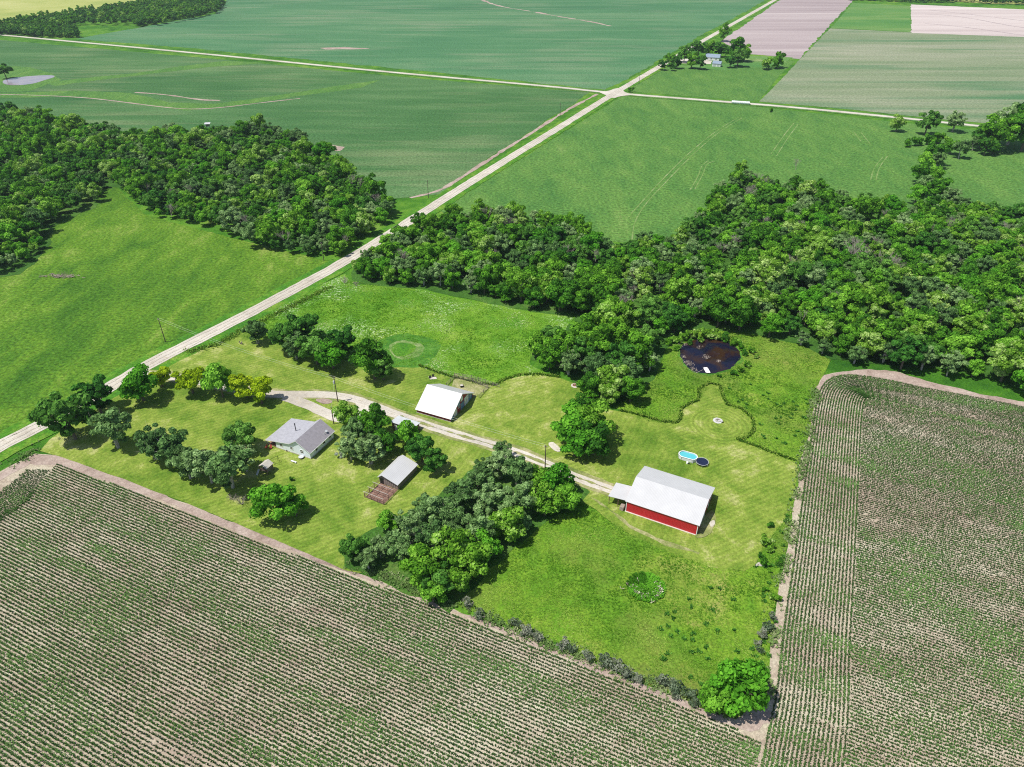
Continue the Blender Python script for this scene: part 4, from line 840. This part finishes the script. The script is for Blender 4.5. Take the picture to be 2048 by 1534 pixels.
# --- playhouse on posts with a light roof
p = G(535, 944); t = empty('playhouse', (p[0], p[1], Z*5), rz, 'weathered wooden playhouse on posts with a pale gable roof', 'playhouse')
for x in (-1.2, 1.2):
    for y in (-1.1, 1.1):
        b = MB(); b.box(x-.07, x+.07, y-.07, y+.07, 0, 2.5); b.build('post', M['old_brown'], t)
b = MB(); b.box(-1.3, 1.3, -1.2, 1.2, 1.1, 1.22); b.build('deck', M['old_board'], t)
b = MB()
for k in range(9):
    x = -1.2+k*.3; b.box(x-.05, x+.05, -1.22, -1.17, 1.22, 1.85); b.box(x-.05, x+.05, 1.17, 1.22, 1.22, 2.3)
b.box(-1.3, 1.3, -1.25, -1.22, 1.85, 1.93); b.build('railing', M['old_brown'], t)
b = MB(); b.box(.3, 1.15, -1.05, 1.05, 1.22, 2.35); b.build('cabin_wall', M['old_board'], t)
b = MB(); slab(b, [(-1.5, -1.4, 2.45), (0, -1.4, 3.4), (0, 1.4, 3.4), (-1.5, 1.4, 2.45)], .07); slab(b, [(0, -1.4, 3.4), (1.5, -1.4, 2.45), (1.5, 1.4, 2.45), (0, 1.4, 3.4)], .07); b.build('roof', M['foundation'], t)
b = MB(); b.add([(-1.9, -2.4, .05), (-1.3, -2.4, .05), (-1.3, -1.2, 1.2), (-1.9, -1.2, 1.2), (-1.9, -2.4, 0), (-1.3, -2.4, 0), (-1.3, -1.2, 1.12), (-1.9, -1.2, 1.12)], [(0, 1, 2, 3), (7, 6, 5, 4), (0, 4, 5, 1), (1, 5, 6, 2), (2, 6, 7, 3), (3, 7, 4, 0)]); b.build('slide', M['grey_metal'], t)
# swing frame
p = G(548, 929); t = empty('swing_frame', (p[0], p[1], Z*5), rz+1.2, 'dark swing frame standing behind the playhouse', 'swing')
b = MB()
for x in (-1.5, 1.5): b.tube((x, -.8, 0), (x, 0, 2.1), .04); b.tube((x, .8, 0), (x, 0, 2.1), .04)
b.tube((-1.5, 0, 2.1), (1.5, 0, 2.1), .05); b.build('frame', M['black'], t)
b = MB(); b.box(-.25, .25, -.1, .1, .5, .54); b.tube((-.22, 0, .52), (-.22, 0, 2.1), .012, .012, 4); b.tube((.22, 0, .52), (.22, 0, 2.1), .012, .012, 4); b.build('swing_seat', M['black'], t)
# --- old barn with white roof and gable with its blue shade painted on
loc, rz = frame((834.4, 825.5), (901, 844.5))
ba = empty('old_barn', loc, rz, 'low old barn with a steep white metal roof and a red and white gable end', 'barn')
W = 11.6; D = 14.6
b = MB(); b.extrude([(0, 0), (D, 0), (D, 1.5), (D/2, 5.6), (0, 1.5)], 'x', 0, W); b.build('wall', M['dark_red'], ba)
b = MB(); slab(b, [(-.35, -.5, 1.32), (W+.4, -.5, 1.32), (W+.4, D/2, 5.82), (-.35, D/2, 5.82)]); slab(b, [(-.35, D/2, 5.82), (W+.4, D/2, 5.82), (W+.4, D+.5, 1.32), (-.35, D+.5, 1.32)])
r_ = b.build('roof', M['roof_rib'], ba)
b = MB()
for (y0, z0, y1, z1) in ((-.5, 1.3, D/2, 5.8), (D/2, 5.8, D+.5, 1.3)): b.add([(W+.42, y0, z0-.22), (W+.42, y1, z1-.22), (W+.42, y1, z1+.03), (W+.42, y0, z0+.03), (W+.46, y0, z0-.22), (W+.46, y1, z1-.22), (W+.46, y1, z1+.03), (W+.46, y0, z0+.03)], [(0, 1, 2, 3), (7, 6, 5, 4), (0, 4, 5, 1), (3, 2, 6, 7), (0, 3, 7, 4), (1, 5, 6, 2)])
b.build('bargeboard', M['white_paint'], ba)
for (y0, y1, z1) in ((2.4, 4.2, 2.4), (9.0, 11.6, 3.0)):
    b = MB(); b.box(W+.005, W+.07, y0, y1, .05, z1); d_ = b.build('door', M['white_paint'], ba)
    b = MB(); b.tube((W+.08, (y0+y1)/2-.6, .3), (W+.08, (y0+y1)/2+.6, z1-.3), .04, .04, 4); b.build('brace', M['dark_red'], d_)
M['blue_shade'] = plain('boards_in_blue_shade', (.16, .26, .40), .7, .3, 1.2)  # sky-blue shade of the gable end, painted in as colour
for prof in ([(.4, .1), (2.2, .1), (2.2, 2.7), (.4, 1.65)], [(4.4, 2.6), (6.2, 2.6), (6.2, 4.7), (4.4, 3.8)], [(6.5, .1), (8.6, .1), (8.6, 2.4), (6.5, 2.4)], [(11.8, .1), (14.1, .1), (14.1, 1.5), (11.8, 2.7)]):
    b = MB(); b.extrude(prof, 'x', W+.004, W+.05); b.build('gable_shade_panel', M['blue_shade'], ba)  # panels carry the painted bluish shade over the red gable
b = MB(); b.box(W+.005, W+.06, 6.7, 8.1, 3.0, 4.4); b.build('loft_door', M['white_paint'], ba)
window(ba, 'x', W, 5.6, 1.6, .8, .9, 1); window(ba, 'x', W, 12.8, 1.0, .6, .7, 1)
b = MB(); b.box(-.15, W+.2, -.18, -.02, -.1, .22); b.build('foundation', M['foundation'], ba)
# corral behind the old barn
def rail_fence(pts, label, nrail=3, h=1.3, mat='old_board', closed=False, name='rail_fence', step=2.6):
    t = empty(name, (*pts[0], Z*5), 0, label, 'fence'); o0 = np.array(pts[0]); segs = list(zip(pts[:-1], pts[1:]))
    for a, c in segs:
        a = np.array(a)-o0; c = np.array(c)-o0; L = np.linalg.norm(c-a); k = max(1, round(L/step)); b = MB()
        for j in range(nrail):
            z = h*(j+1)/nrail-.08; b.tube((a[0], a[1], z), (c[0], c[1], z), .05, .05, 4)
        b.build('rail', M[mat], t)
        for j in range(k+1):
            if j == k and (c+o0).tolist() != list(pts[-1]): continue
            q = a+(c-a)*j/k; b = MB(); b.tube((q[0], q[1], 0), (q[0], q[1], h+.1), .08, .07, 6); b.build('post', M[mat], t)
    return t
rail_fence(px((893, 773), (909, 757), (945, 765), (976, 777), (958, 797)), 'weathered rail fence of the corral behind the old barn')
rail_fence(px((909, 753), (943, 758), (1000, 776)), 'outer weathered rail fence running past the corral corner')
# two dark stumps left of the corral, one dark bin inside it
for (u, v, lb) in ((860, 757, 'charred stump with pale ash around it north of the old barn, left one'), (866, 754, 'tall charred stump north of the old barn, right one')):
    p = G(u, v); b = MB(); b.tube((0, 0, 0), (0, 0, .5), .34, .3, 9); b.tube((0, 0, .5), (.1, .05, 1.1), .3, .16, 9); b.tube((.1, 0, .3), (.55, .1, .75), .12, .07, 6); o = b.build('stump', M['black'], None); o.location = (p[0], p[1], Z*5); tag(o, lb, 'stump')
sheet('ash_patch', px((856, 754), (872, 755), (874, 759), (860, 760)), Z*7, M['foundation'], .5, .2)
p = G(924, 775); t = empty('feed_bin', (p[0], p[1], Z*6+.02), .3, 'dark feed bin with a pale lid inside the corral', 'bin'); b = MB(); b.box(-.5, .5, -.4, .4, 0, .7); b.build('bin', M['black'], t); b = MB(); b.box(-.54, .3, -.44, .44, .7, .75); b.build('lid', M['foundation'], t)
# --- big red metal barn
loc, rz = frame((1250.8, 1022.5), (1393, 1070.7))
rb = empty('metal_barn', loc, rz, 'large bright red metal barn with a wide white roof and side porch', 'barn')
W = 18.35; D = 15.0; E = 3.35; PK = 5.5
b = MB(); b.extrude([(0, 0), (D, 0), (D, E), (D/2, PK), (0, E)], 'x', 0, W); b.build('wall', M['red_rib'], rb)
b = MB(); slab(b, [(-.3, -.25, E+.05), (W+.3, -.25, E+.05), (W+.3, D/2, PK+.16), (-.3, D/2, PK+.16)]); slab(b, [(-.3, D/2, PK+.16), (W+.3, D/2, PK+.16), (W+.3, D+.25, E+.05), (-.3, D+.25, E+.05)]); b.build('roof', M['roof_rib'], rb)
for (x, y) in ((-.04, -.04), (W-.14, -.04)):
    b = MB(); b.box(x, x+.18, y, y+.18, 0, E); b.build('corner_trim', M['white_paint'], rb)
b = MB(); b.box(W+.005, W+.05, 3.2, 7.6, 0, 3.3); dr = b.build('sliding_door', M['white_paint'], rb)
b = MB()
for y in (3.2, 5.35, 7.5): b.box(W+.05, W+.07, y, y+.1, 0, 3.3)
b.box(W+.052, W+.075, 3.2, 7.6, 3.2, 3.3); b.build('door_trim', M['red_metal'], dr)
b = MB(); b.box(W+.005, W+.05, 10.5, 11.5, 0, 2.1); b.build('walk_door', M['white_paint'], rb); window(rb, 'x', W, 13, 1.1, .9, .9, 1)
b = MB()
for (y0, z0, y1, z1) in ((-.25, E+.02, D/2, PK+.13), (D/2, PK+.13, D+.25, E+.02)): b.add([(W+.32, y0, z0-.18), (W+.32, y1, z1-.18), (W+.32, y1, z1+.02), (W+.32, y0, z0+.02), (W+.36, y0, z0-.18), (W+.36, y1, z1-.18), (W+.36, y1, z1+.02), (W+.36, y0, z0+.02)], [(0, 1, 2, 3), (7, 6, 5, 4), (0, 4, 5, 1), (3, 2, 6, 7), (0, 3, 7, 4), (1, 5, 6, 2)])
b.build('bargeboard', M['white_paint'], rb)
b = MB(); b.box(-.1, W+.1, -.35, -.005, -.1, .1); b.build('foundation', M['foundation'], rb)
b = MB(); slab(b, [(-5.0, .3, 2.75), (-.02, .3, 3.25), (-.02, 6.1, 3.25), (-5.0, 6.1, 2.75)], .1); b.build('porch_roof', M['roof_rib'], rb)
for y in (.5, 5.9):
    for x in (-4.8, -2.4):
        b = MB(); b.box(x, x+.14, y, y+.14, 0, 2.72+(x+5)*.1); b.build('porch_post', M['old_brown'], rb)
c, s = math.cos(rz), math.sin(rz)
def loc_of(x, y): return (loc[0]+x*c-y*s, loc[1]+x*s+y*c, Z*5)
b = MB(); rs = random.Random(3)
for i in range(6):
    for j in range(5):
        y = .05+i*.26; z = .14+j*.25; b.tube((-1.5+rs.uniform(-.05, .05), y, z), (-.5+rs.uniform(-.05, .05), y, z), .12, .11, 7)
o = b.build('firewood_stack', M['log'], None); o.location = loc_of(0, -.4); o.rotation_euler.z = rz; tag(o, 'stack of split firewood under the left end of the red barn', 'firewood')
# --- old poultry shed and its rail pen
A = G(759, 966); B = G(798, 981); loc = (float(A[0]), float(A[1]), Z*5); rz = math.atan2(B[1]-A[1], B[0]-A[0])
cs = empty('poultry_shed', loc, rz, 'small old grey board shed with a lopsided white roof', 'shed')
W = 6.3; D = 8.9; pk = 1.5
b = MB(); b.extrude([(.1, 0), (W-.1, 0), (W-.1, 2.05), (pk, 3.35), (.1, 2.2)], 'y', 0, D); b.build('wall', M['old_board'], cs)
b = MB(); slab(b, [(-.15, -.5, 2.22), (pk, -.5, 3.5), (pk, D+.3, 3.5), (-.15, D+.3, 2.22)], .08); slab(b, [(pk, -.5, 3.5), (W+.2, -.5, 2.08), (W+.2, D+.3, 2.08), (pk, D+.3, 3.5)], .08); b.build('roof', M['roof_rib'], cs)
b = MB(); b.box(.5, 1.5, -.06, -.005, 0, 1.9); b.build('door', M['black'], cs)
b = MB()
for k in range(7):
    x = 2.0+k*.62; b.box(x, x+.09, -.05, -.006, 0, 2.9-(k*.12))
b.build('wall_batten', M['pale_bark'], cs)
pn_ = empty('rail_pen', loc, rz, 'brown rail pen with pale cross beams in front of the poultry shed', 'pen')
b = MB(); b.box(.2, W-.2, -6.4, -.1, -.05, .06); b.build('pen_floor', M['old_brown'], pn_)
for x in (.1, 2.2, 4.2, W-.1):
    for y in (-6.5, -4.4, -2.3):
        if x in (2.2, 4.2) and y != -6.5: continue
        b = MB(); b.box(x-.06, x+.06, y-.06, y+.06, 0, 1.7); b.build('post', M['old_brown'], pn_)
b = MB()
for z in (.45, .85, 1.25): b.box(.1, W-.1, -6.53, -6.47, z, z+.09); b.box(.07, .13, -6.5, -.1, z, z+.09); b.box(W-.13, W-.07, -6.5, -.1, z, z+.09)
for x in (2.2, 4.2): b.box(x-.03, x+.03, -6.5, -.1, .8, .88); b.box(x-.03, x+.03, -6.5, -.1, .4, .48)
for y in (-3.4, -5.0): b.box(.1, W-.1, y-.03, y+.03, .6, .68)
b.build('rail', M['old_brown'], pn_)
for y in (-6.3, -4.3, -2.2):
    b = MB(); b.box(-.4, W-.2, y-.05, y+.05, 1.75, 1.86); b.build('beam', M['pale_bark'], pn_)
# --- tin-roofed shed among the trees
A = G(785, 858); B = G(815, 868); loc = (float(A[0]), float(A[1]), Z*5); rz = math.atan2(B[1]-A[1], B[0]-A[0])
ts = empty('tin_shed', loc, rz, 'small brown shed with a pale tin roof half hidden by trees beside the drive', 'shed')
b = MB(); b.extrude([(0, 0), (3.6, 0), (3.6, 2.2), (0, 2.6)], 'x', 0, 7.2); b.build('wall', M['old_brown'], ts)
b = MB(); slab(b, [(-.3, -.3, 2.66), (7.5, -.3, 2.66), (7.5, 3.9, 2.2), (-.3, 3.9, 2.2)], .07); b.build('roof', M['grey_metal'], ts)
b = MB(); b.box(1, 2.2, -.06, -.005, 0, 2.0); b.build('door', M['white_paint'], ts); window(ts, 'y', 0, 4.4, 1.1, .9, .8, -1)
# --- oval pool and trampoline
A = G(1357, 912); pc = G(1375, 917.5); t = empty('swimming_pool', (pc[0], pc[1], Z*5), rz+.02, 'oval above-ground pool with white wall and turquoise water', 'pool')
def oval(a, r, n=40):
    "stadium outline: straight half length a, end radius r"
    return [(a+r*math.cos(q), r*math.sin(q)) if math.cos(q) >= 0 else (-a+r*math.cos(q), r*math.sin(q)) for q in [2*math.pi*(i+.5)/n for i in range(n)]]
O1 = oval(1.15, 1.42); O2 = oval(1.15, 1.34); n = len(O1)
b = MB(); b.add([(x, y, 0) for x, y in O1]+[(x, y, 1.15) for x, y in O1]+[(x, y, 1.15) for x, y in O2]+[(x, y, 0.1) for x, y in O2], [(i, (i+1) % n, n+(i+1) % n, n+i) for i in range(n)]+[(2*n+i, 2*n+(i+1) % n, 3*n+(i+1) % n, 3*n+i) for i in range(n)]); b.build('wall', M['white_paint'], t)
O3 = oval(1.15, 1.50); O4 = oval(1.15, 1.30)
b = MB(); b.add([(x, y, 1.2) for x, y in O3]+[(x, y, 1.2) for x, y in O4]+[(x, y, 1.13) for x, y in O3], [(i, (i+1) % n, n+(i+1) % n, n+i) for i in range(n)]+[(i, (i+1) % n, 2*n+(i+1) % n, 2*n+i) for i in range(n)]); b.build('rim', M['white_paint'], t)
b = MB(); b.add([(x*.985, y*.985, .92) for x, y in O2], [tuple(range(n))]); b.build('water', M['pool_water'], t)
for k in range(10):
    q = O1[int(k*n/10)]; b = MB(); b.box(q[0]*1.04-.05, q[0]*1.04+.05, q[1]*1.04-.05, q[1]*1.04+.05, 0, 1.15); b.build('upright', M['grey_metal'], t)
b = MB()
for sx in (-.22, .22): b.tube((1.6+sx, -1.75, 0), (1.6+sx, -1.42, 1.5), .03)
for z in (.3, .6, .9, 1.2): b.tube((1.38, -1.75+z*.22, z), (1.82, -1.75+z*.22, z), .025)
b.build('ladder', M['grey_metal'], t)
p = G(1374, 928); t = empty('pool_pump', (p[0], p[1], Z*5), rz, 'small white pump beside the oval pool', 'pump'); b = MB(); b.tube((0, 0, 0), (0, 0, .55), .28, .24, 12); b.tube((0, 0, .55), (0, 0, .65), .3, .1, 12); b.build('tank', M['white_paint'], t); b = MB(); b.tube((.2, 0, .2), (.8, .1, .2), .12, .12, 8); b.build('motor', M['black'], t)
p = G(1404, 925.5, .5); t = empty('trampoline', (p[0], p[1], Z*5), 0, 'round dark blue trampoline with a pale rim beside the pool', 'trampoline')
n = 32; R = 1.72; b = MB(); b.add([(R*.93*math.cos(6.2832*i/n), R*.93*math.sin(6.2832*i/n), .82) for i in range(n)], [tuple(range(n))]); b.build('jumping_mat', M['navy'], t)
b = MB(); b.path([(R*math.cos(6.2832*i/n), R*math.sin(6.2832*i/n), .85) for i in range(n+1)], .055, 6); b.build('rim', M['grey_metal'], t)
for i in range(6):
    a = 6.2832*i/6+.3; b = MB(); b.tube((R*math.cos(a), R*math.sin(a), 0), (R*math.cos(a), R*math.sin(a), .82), .04); b.build('leg', M['grey_metal'], t)
# --- fire ring, pads
p = G(1435.5, 842); t = empty('fire_ring', (p[0], p[1], Z*5), .2, 'white stone fire ring in the middle of the mown circles', 'fire ring')
b = MB(); rs = random.Random(5); n = 26
for i in range(n):
    a = 6.2832*i/n; r = .75; x, y = r*math.cos(a), r*math.sin(a); h = .22+rs.random()*.08; b.box(x-.12, x+.12, y-.1, y+.1, 0, h)
b.build('stone_ring', M['foundation'], t)
b = MB(); b.add([(1.45*math.cos(6.2832*i/28)*(1+.05*math.sin(i*3)), 1.45*math.sin(6.2832*i/28)*(1+.05*math.cos(i*2)), .03) for i in range(28)], [tuple(range(28))]); b.build('stone_pad', M['white_metal'], t)
b = MB()
for i in range(5): b.tube((rs.uniform(-.4, .4), rs.uniform(-.4, .4), .12), (rs.uniform(-.4, .4), rs.uniform(-.4, .4), .3), .06, .05, 6)
b.build('burnt_wood', M['old_board'], t)
p = G(1445, 846); b = MB(); b.tube((-.35, 0, .18), (.35, .05, .18), .17, .16, 9); o = b.build('log_seat', M['black'], None); o.location = (p[0], p[1], Z*5); tag(o, 'short dark log at the edge of the white fire ring', 'log')
p = G(1149, 772); t = empty('fire_pit', (p[0], p[1], Z*10), 0, 'small reddish fire pit on pale gravel at the edge of the pond spur', 'fire pit')
b = MB()
for i in range(12):
    a = 6.2832*i/12; b.box(.5*math.cos(a)-.13, .5*math.cos(a)+.13, .5*math.sin(a)-.1, .5*math.sin(a)+.1, 0, .3)
b.build('brick_ring', M['rust'], t); b = MB(); b.tube((-.4, .2, .1), (.3, -.1, .5), .08, .06, 6); b.tube((.4, .2, .1), (-.2, -.2, .5), .08, .06, 6); b.build('logs', M['old_board'], t)
# --- stump table under the lone tree
p = G(483, 689); t = empty('cut_stump', (p[0], p[1], Z*5), 0, 'cut multi-stem stump beside the lone small tree near the road', 'stump')
b = MB()
for (x, y, h, lx, ly) in ((0, 0, 1.0, .25, .1), (-.35, .15, 1.1, -.35, .2), (.3, -.1, .8, .2, -.2)): b.tube((x, y, 0), (x+lx, y+ly, h), .2, .15, 8)
b.build('stem', M['old_board'], t)
# --- dock on the pond
p = G(1413, 743); t = empty('dock', (p[0], p[1], .0), .08, 'short white plank dock on the dark pond', 'dock')
b = MB()
for k in range(9): b.box(-.75, .75, -1.7+k*.38, -1.37+k*.38, .55, .6)
b.build('planking', M['white_paint'], t)
for x in (-.65, .65):
    for y in (-1.5, 1.4): b = MB(); b.tube((x, y, 0), (x, y, .75), .07, .07, 7); b.build('pile', M['old_board'], t)
b = MB(); pa = G(1392, 747)-p; b.tube((pa[0], pa[1], .25), (-1.0, .6, .35), .07, .05, 6); o = b.build('fallen_branch', M['pale_bark'], None); o.location = t.location; tag(o, 'pale fallen branch lying in the water left of the dock', 'branch')
# reeds in the pond
rp = np.concatenate([np.array(g2(u, v))+np.random.normal(0, r, (n, 2)) for u, v, r, n in ((1412, 716, .6, 26), (1436, 724, .4, 12), (1397, 697, .8, 12), (1377, 728, .8, 50), (1368, 716, .6, 16), (1386, 742, .8, 24), (1366, 690, .8, 14))])
stuff('dead_reeds', M['reed'], np.column_stack([rp, np.full(len(rp), Z*6)]), .42, 5, .10, 1.0, 'bleached dead reeds sticking out of the dark pond', 'reeds', 31)
# --- weedy mound in the south meadow
C = np.array(g2(1291, 1176)); rs = np.random.RandomState(8)
q = rs.normal(0, 1, (1500, 2)); q = q[np.linalg.norm(q, axis=1) < 1.7]; q = q/1.7*np.array([4.3, 4.1]); hgt = .7*np.exp(-(q[:, 0]**2+q[:, 1]**2)/9)
mp = np.column_stack([q+C, hgt+Z*4]); cut = (q[:, 0] < .5) & (q[:, 1] > .2)
stuff('mound_weeds', M['leaf_bright'], mp, .42, 5, .45, .9, 'round bright weed patch alone in the south meadow', 'weeds', 41, tint=np.where(cut, .05, .6)*np.ones(len(mp)))
q = rs.normal(0, 1, (70, 2))*np.array([1.6, 1.3])+np.array([.4, -.6])
stuff('mound_straw', M['reed'], np.column_stack([q+C, np.full(len(q), .55)]), .6, 5, .2, .6, 'dry straw and cut stalks lying on the weed patch in the south meadow', 'straw', 42)
# --- brush pile in the left pasture
t = empty('brush_pile', (*g2(122, 554), Z*4), 0, 'long pile of bleached logs and branches in the left pasture', 'brush pile')
b = MB(); rs = random.Random(9)
for i in range(70):
    x = rs.gauss(0, 4.2); y = rs.gauss(0, .7)-x*.1; L = rs.uniform(.6, 2.4); a = rs.gauss(0, .7); z = rs.uniform(.1, .7); b.tube((x-L/2*math.cos(a), y-L/2*math.sin(a), z), (x+L/2*math.cos(a), y+L/2*math.sin(a), z+rs.uniform(-.2, .3)), rs.uniform(.05, .2), rs.uniform(.04, .12), 6)
b.build('logs', M['log'], t)
b = MB()
for i in range(40):
    x = rs.gauss(1, 1.8); y = rs.gauss(.6, .6); b.tube((x, y, .3), (x+rs.uniform(-1, .5), y+rs.uniform(0, 1), rs.uniform(1, 2.4)), .035, .012, 4)
b.build('branches', M['old_board'], t)
p = G(1517, 1130); b = MB(); rs = random.Random(4)
for i in range(14):
    x, y = rs.gauss(0, .6), rs.gauss(0, .35); r = rs.uniform(.15, .35); b.tube((x, y, 0), (x+.1, y, r*1.3), r, r*.7, 6)
o = b.build('stone_pile', M['foundation'], None); o.location = (p[0], p[1], Z*4); tag(o, 'heap of pale stones among the bushes left of the east corn rows', 'stones')
# --- utility poles and lines
def pole(u, v, h, label, arm=0, trans=False, tilt=0.0):
    p = G(u, v); t = empty('utility_pole', (p[0], p[1], Z*4), math.atan2(ROAD[8][1]-ROAD[6][1], ROAD[8][0]-ROAD[6][0]) if not trans else ROWA, label, 'utility pole'); t.rotation_euler.x = tilt
    b = MB(); b.tube((0, 0, -.2), (0, 0, h), .17, .11, 10); b.build('pole', M['pole_wood'], t)
    if arm: b = MB(); b.box(-.07, .07, -arm/2, arm/2, h-.55, h-.42); b.build('crossarm', M['pole_wood'], t)
    for y in ([-arm/2+.1, arm/2-.1] if arm else [0]):
        b = MB(); b.tube((0, y, h-.42 if arm else h), (0, y, h-.2 if arm else h+.2), .05, .04, 8); b.build('insulator', M['white_paint'], t)
    if trans:
        b = MB(); b.tube((.0, -.42, h-2.2), (.0, -.42, h-1.3), .26, .26, 12); b.tube((0, -.42, h-1.3), (0, -.42, h-1.15), .12, .08, 8); b.build('transformer', M['grey_metal'], t)
    return np.array([p[0], p[1], h])
pA = pole(331, 684, 9.6, 'tall wooden pole in the left pasture beside the road', 1.0)
pB = pole(676, 804, 9.3, 'wooden pole with a transformer inside the driveway loop', 1.2, True)
pC = pole(668, 849, 6.3, 'short plain pole beside the back corner of the house')
pD = pole(648, 522, 8.6, 'wooden pole at the roadside by the left wood', 1.0)
pE = pole(1090, 940, 8.6, 'wooden pole hidden at the top of the grove beside the drive', 1.0)
pF = pole(857, 396, 9.5, 'distant roadside pole beyond the left wood', 1.0)
pG_ = pole(1120, 233, 9.5, 'distant roadside pole below the crossroads', 1.0)
pH = pole(1278, 168, 9.5, 'farthest roadside pole beside the road to the farmstead', 1.0)
pI = pole(20, 905, 9.5, 'roadside pole at the left edge of the view', 1.0) if False else None
def line(a, b_, label, offs=(-.45, .45), dz=-.1, sag=1.0, r=.022):
    t = empty('power_line', (float(a[0]), float(a[1]), float(a[2])), 0, label, 'power line')
    d = (b_-a)[:2]; nrm = np.array([-d[1], d[0]])/np.linalg.norm(d)
    for o_ in offs:
        pts = []
        for i in range(13):
            s_ = i/12; q = (b_-a)*s_; pts.append((q[0]+nrm[0]*o_, q[1]+nrm[1]*o_, q[2]+dz-sag*4*s_*(1-s_)))
        b = MB(); b.path(pts, r, 4); b.build('wire', M['wire'], t)
line(pA, pB, 'pair of wires from the pasture pole over the road to the driveway loop', sag=1.6)
line(pB, pE, 'pair of wires along the drive past the old barn')
line(pB, pC, 'single service wire from the transformer pole to the short pole', (0,), -.6, .2)
# --- far farmstead
A = G(1410, 120); loc = (float(A[0]), float(A[1]), Z*3); fh = empty('farmhouse', loc, ROWA, 'distant blue-roofed farmhouse among dark shelter trees', 'house')
b = MB(); b.extrude([(0, 0), (8, 0), (8, 3), (4, 5.4), (0, 3)], 'x', 0, 14); b.build('wall', M['white_paint'], fh)
M['blue_roof'] = plain('blue_grey_roof', (.22, .28, .36), .5, .1)
b = MB(); slab(b, [(-.4, -.4, 2.9), (14.4, -.4, 2.9), (14.4, 4, 5.6), (-.4, 4, 5.6)]); slab(b, [(-.4, 4, 5.6), (14.4, 4, 5.6), (14.4, 8.4, 2.9), (-.4, 8.4, 2.9)]); b.build('roof', M['blue_roof'], fh)
for x in (2.5, 6, 11): window(fh, 'y', 0, x, 1, 1.2, 1.2, -1)
A = G(1424, 133); loc = (float(A[0]), float(A[1]), Z*3); fs = empty('garage', loc, ROWA, 'distant white garage with a pale blue roof in front of the far farmhouse', 'garage')
b = MB(); b.extrude([(0, 0), (7, 0), (7, 2.8), (3.5, 4.6), (0, 2.8)], 'x', 0, 8); b.build('wall', M['white_paint'], fs)
b = MB(); slab(b, [(-.3, -.3, 2.75), (8.3, -.3, 2.75), (8.3, 3.5, 4.75), (-.3, 3.5, 4.75)]); slab(b, [(-.3, 3.5, 4.75), (8.3, 3.5, 4.75), (8.3, 7.3, 2.75), (-.3, 7.3, 2.75)]); b.build('roof', M['blue_roof'], fs)
for x in (1, 4.6): b = MB(); b.box(x, x+2.4, -.06, -.005, 0, 2.3); b.build('garage_door', M['grey_metal'], fs)
sheet('farmyard', px((1335, 118), (1400, 118), (1425, 122), (1422, 128), (1370, 127), (1330, 126)), Z*4, M['gravel'], 3, 1)
sheet('farm_lawn', px((1340, 132), (1480, 128), (1500, 112), (1585, 115), (1560, 132), (1450, 140), (1350, 137)), Z*3, M['strip_pasture'], 3, 1)
sheet('fresh_seeded_strip', px((1490, 117), (1525, 118), (1525, 123), (1488, 123)), Z*5, M['pale_weeds'], 3, .5)
# long white wrapped row by the crossroad
a = G(1463, 207); c_ = G(1499, 209.5); t = empty('silage_row', (float(a[0]), float(a[1]), Z*5), math.atan2(c_[1]-a[1], c_[0]-a[0]), 'long white plastic covered silage row beside the crossroad', 'silage bag')
L = float(np.linalg.norm(c_-a)); b = MB(); n = 10
for k in range(n): b.tube((L*k/n, 0, 1.05), (L*(k+1)/n-.06, 0, 1.05), 1.12+.03*(k % 2), 1.12, 14)
b.build('wrap', M['bag_plastic'], t); b = MB(); b.tube((L, 0, 1.05), (L+.1, 0, 1.05), 1.0, .98, 14); b.build('end_cap', M['black'], t)
# raised blind above the left wood
p = G(418, 262); t = empty('hunting_blind', (p[0], p[1], Z*3), .2, 'small white-roofed hunting blind above the left wood', 'blind')
for x in (-.9, .9):
    for y in (-.9, .9): b = MB(); b.box(x-.06, x+.06, y-.06, y+.06, 0, 3.2); b.build('leg', M['old_board'], t)
b = MB(); b.box(-1.1, 1.1, -1.1, 1.1, 3.2, 4.9); b.build('cabin', M['old_board'], t); b = MB(); slab(b, [(-1.9, -1.8, 4.95), (1.9, -1.8, 4.95), (1.9, 1.8, 5.3), (-1.9, 1.8, 5.3)], .08); b.build('roof', M['white_metal'], t)
# ------------------------------------------------------------------ haze
HAZE = 0.00007
if HAZE:
    b = MB(); b.box(-4300, 4300, -4300, 4300, -1.0, CAM_H+12); hz = b.build('haze', None); hz['kind'] = 'stuff'; tag(hz, 'thin bluish summer haze over the farmland', 'haze')
    m = bpy.data.materials.new('haze_air'); m.use_nodes = True; t = m.node_tree; t.nodes.remove(t.nodes['Principled BSDF'])
    v = t.nodes.new('ShaderNodeVolumePrincipled'); v.inputs['Density'].default_value = HAZE; v.inputs['Color'].default_value = (.78, .88, 1, 1); v.inputs['Anisotropy'].default_value = .3
    t.links.new(v.outputs[0], t.nodes['Material Output'].inputs['Volume']); hz.data.materials.append(m)
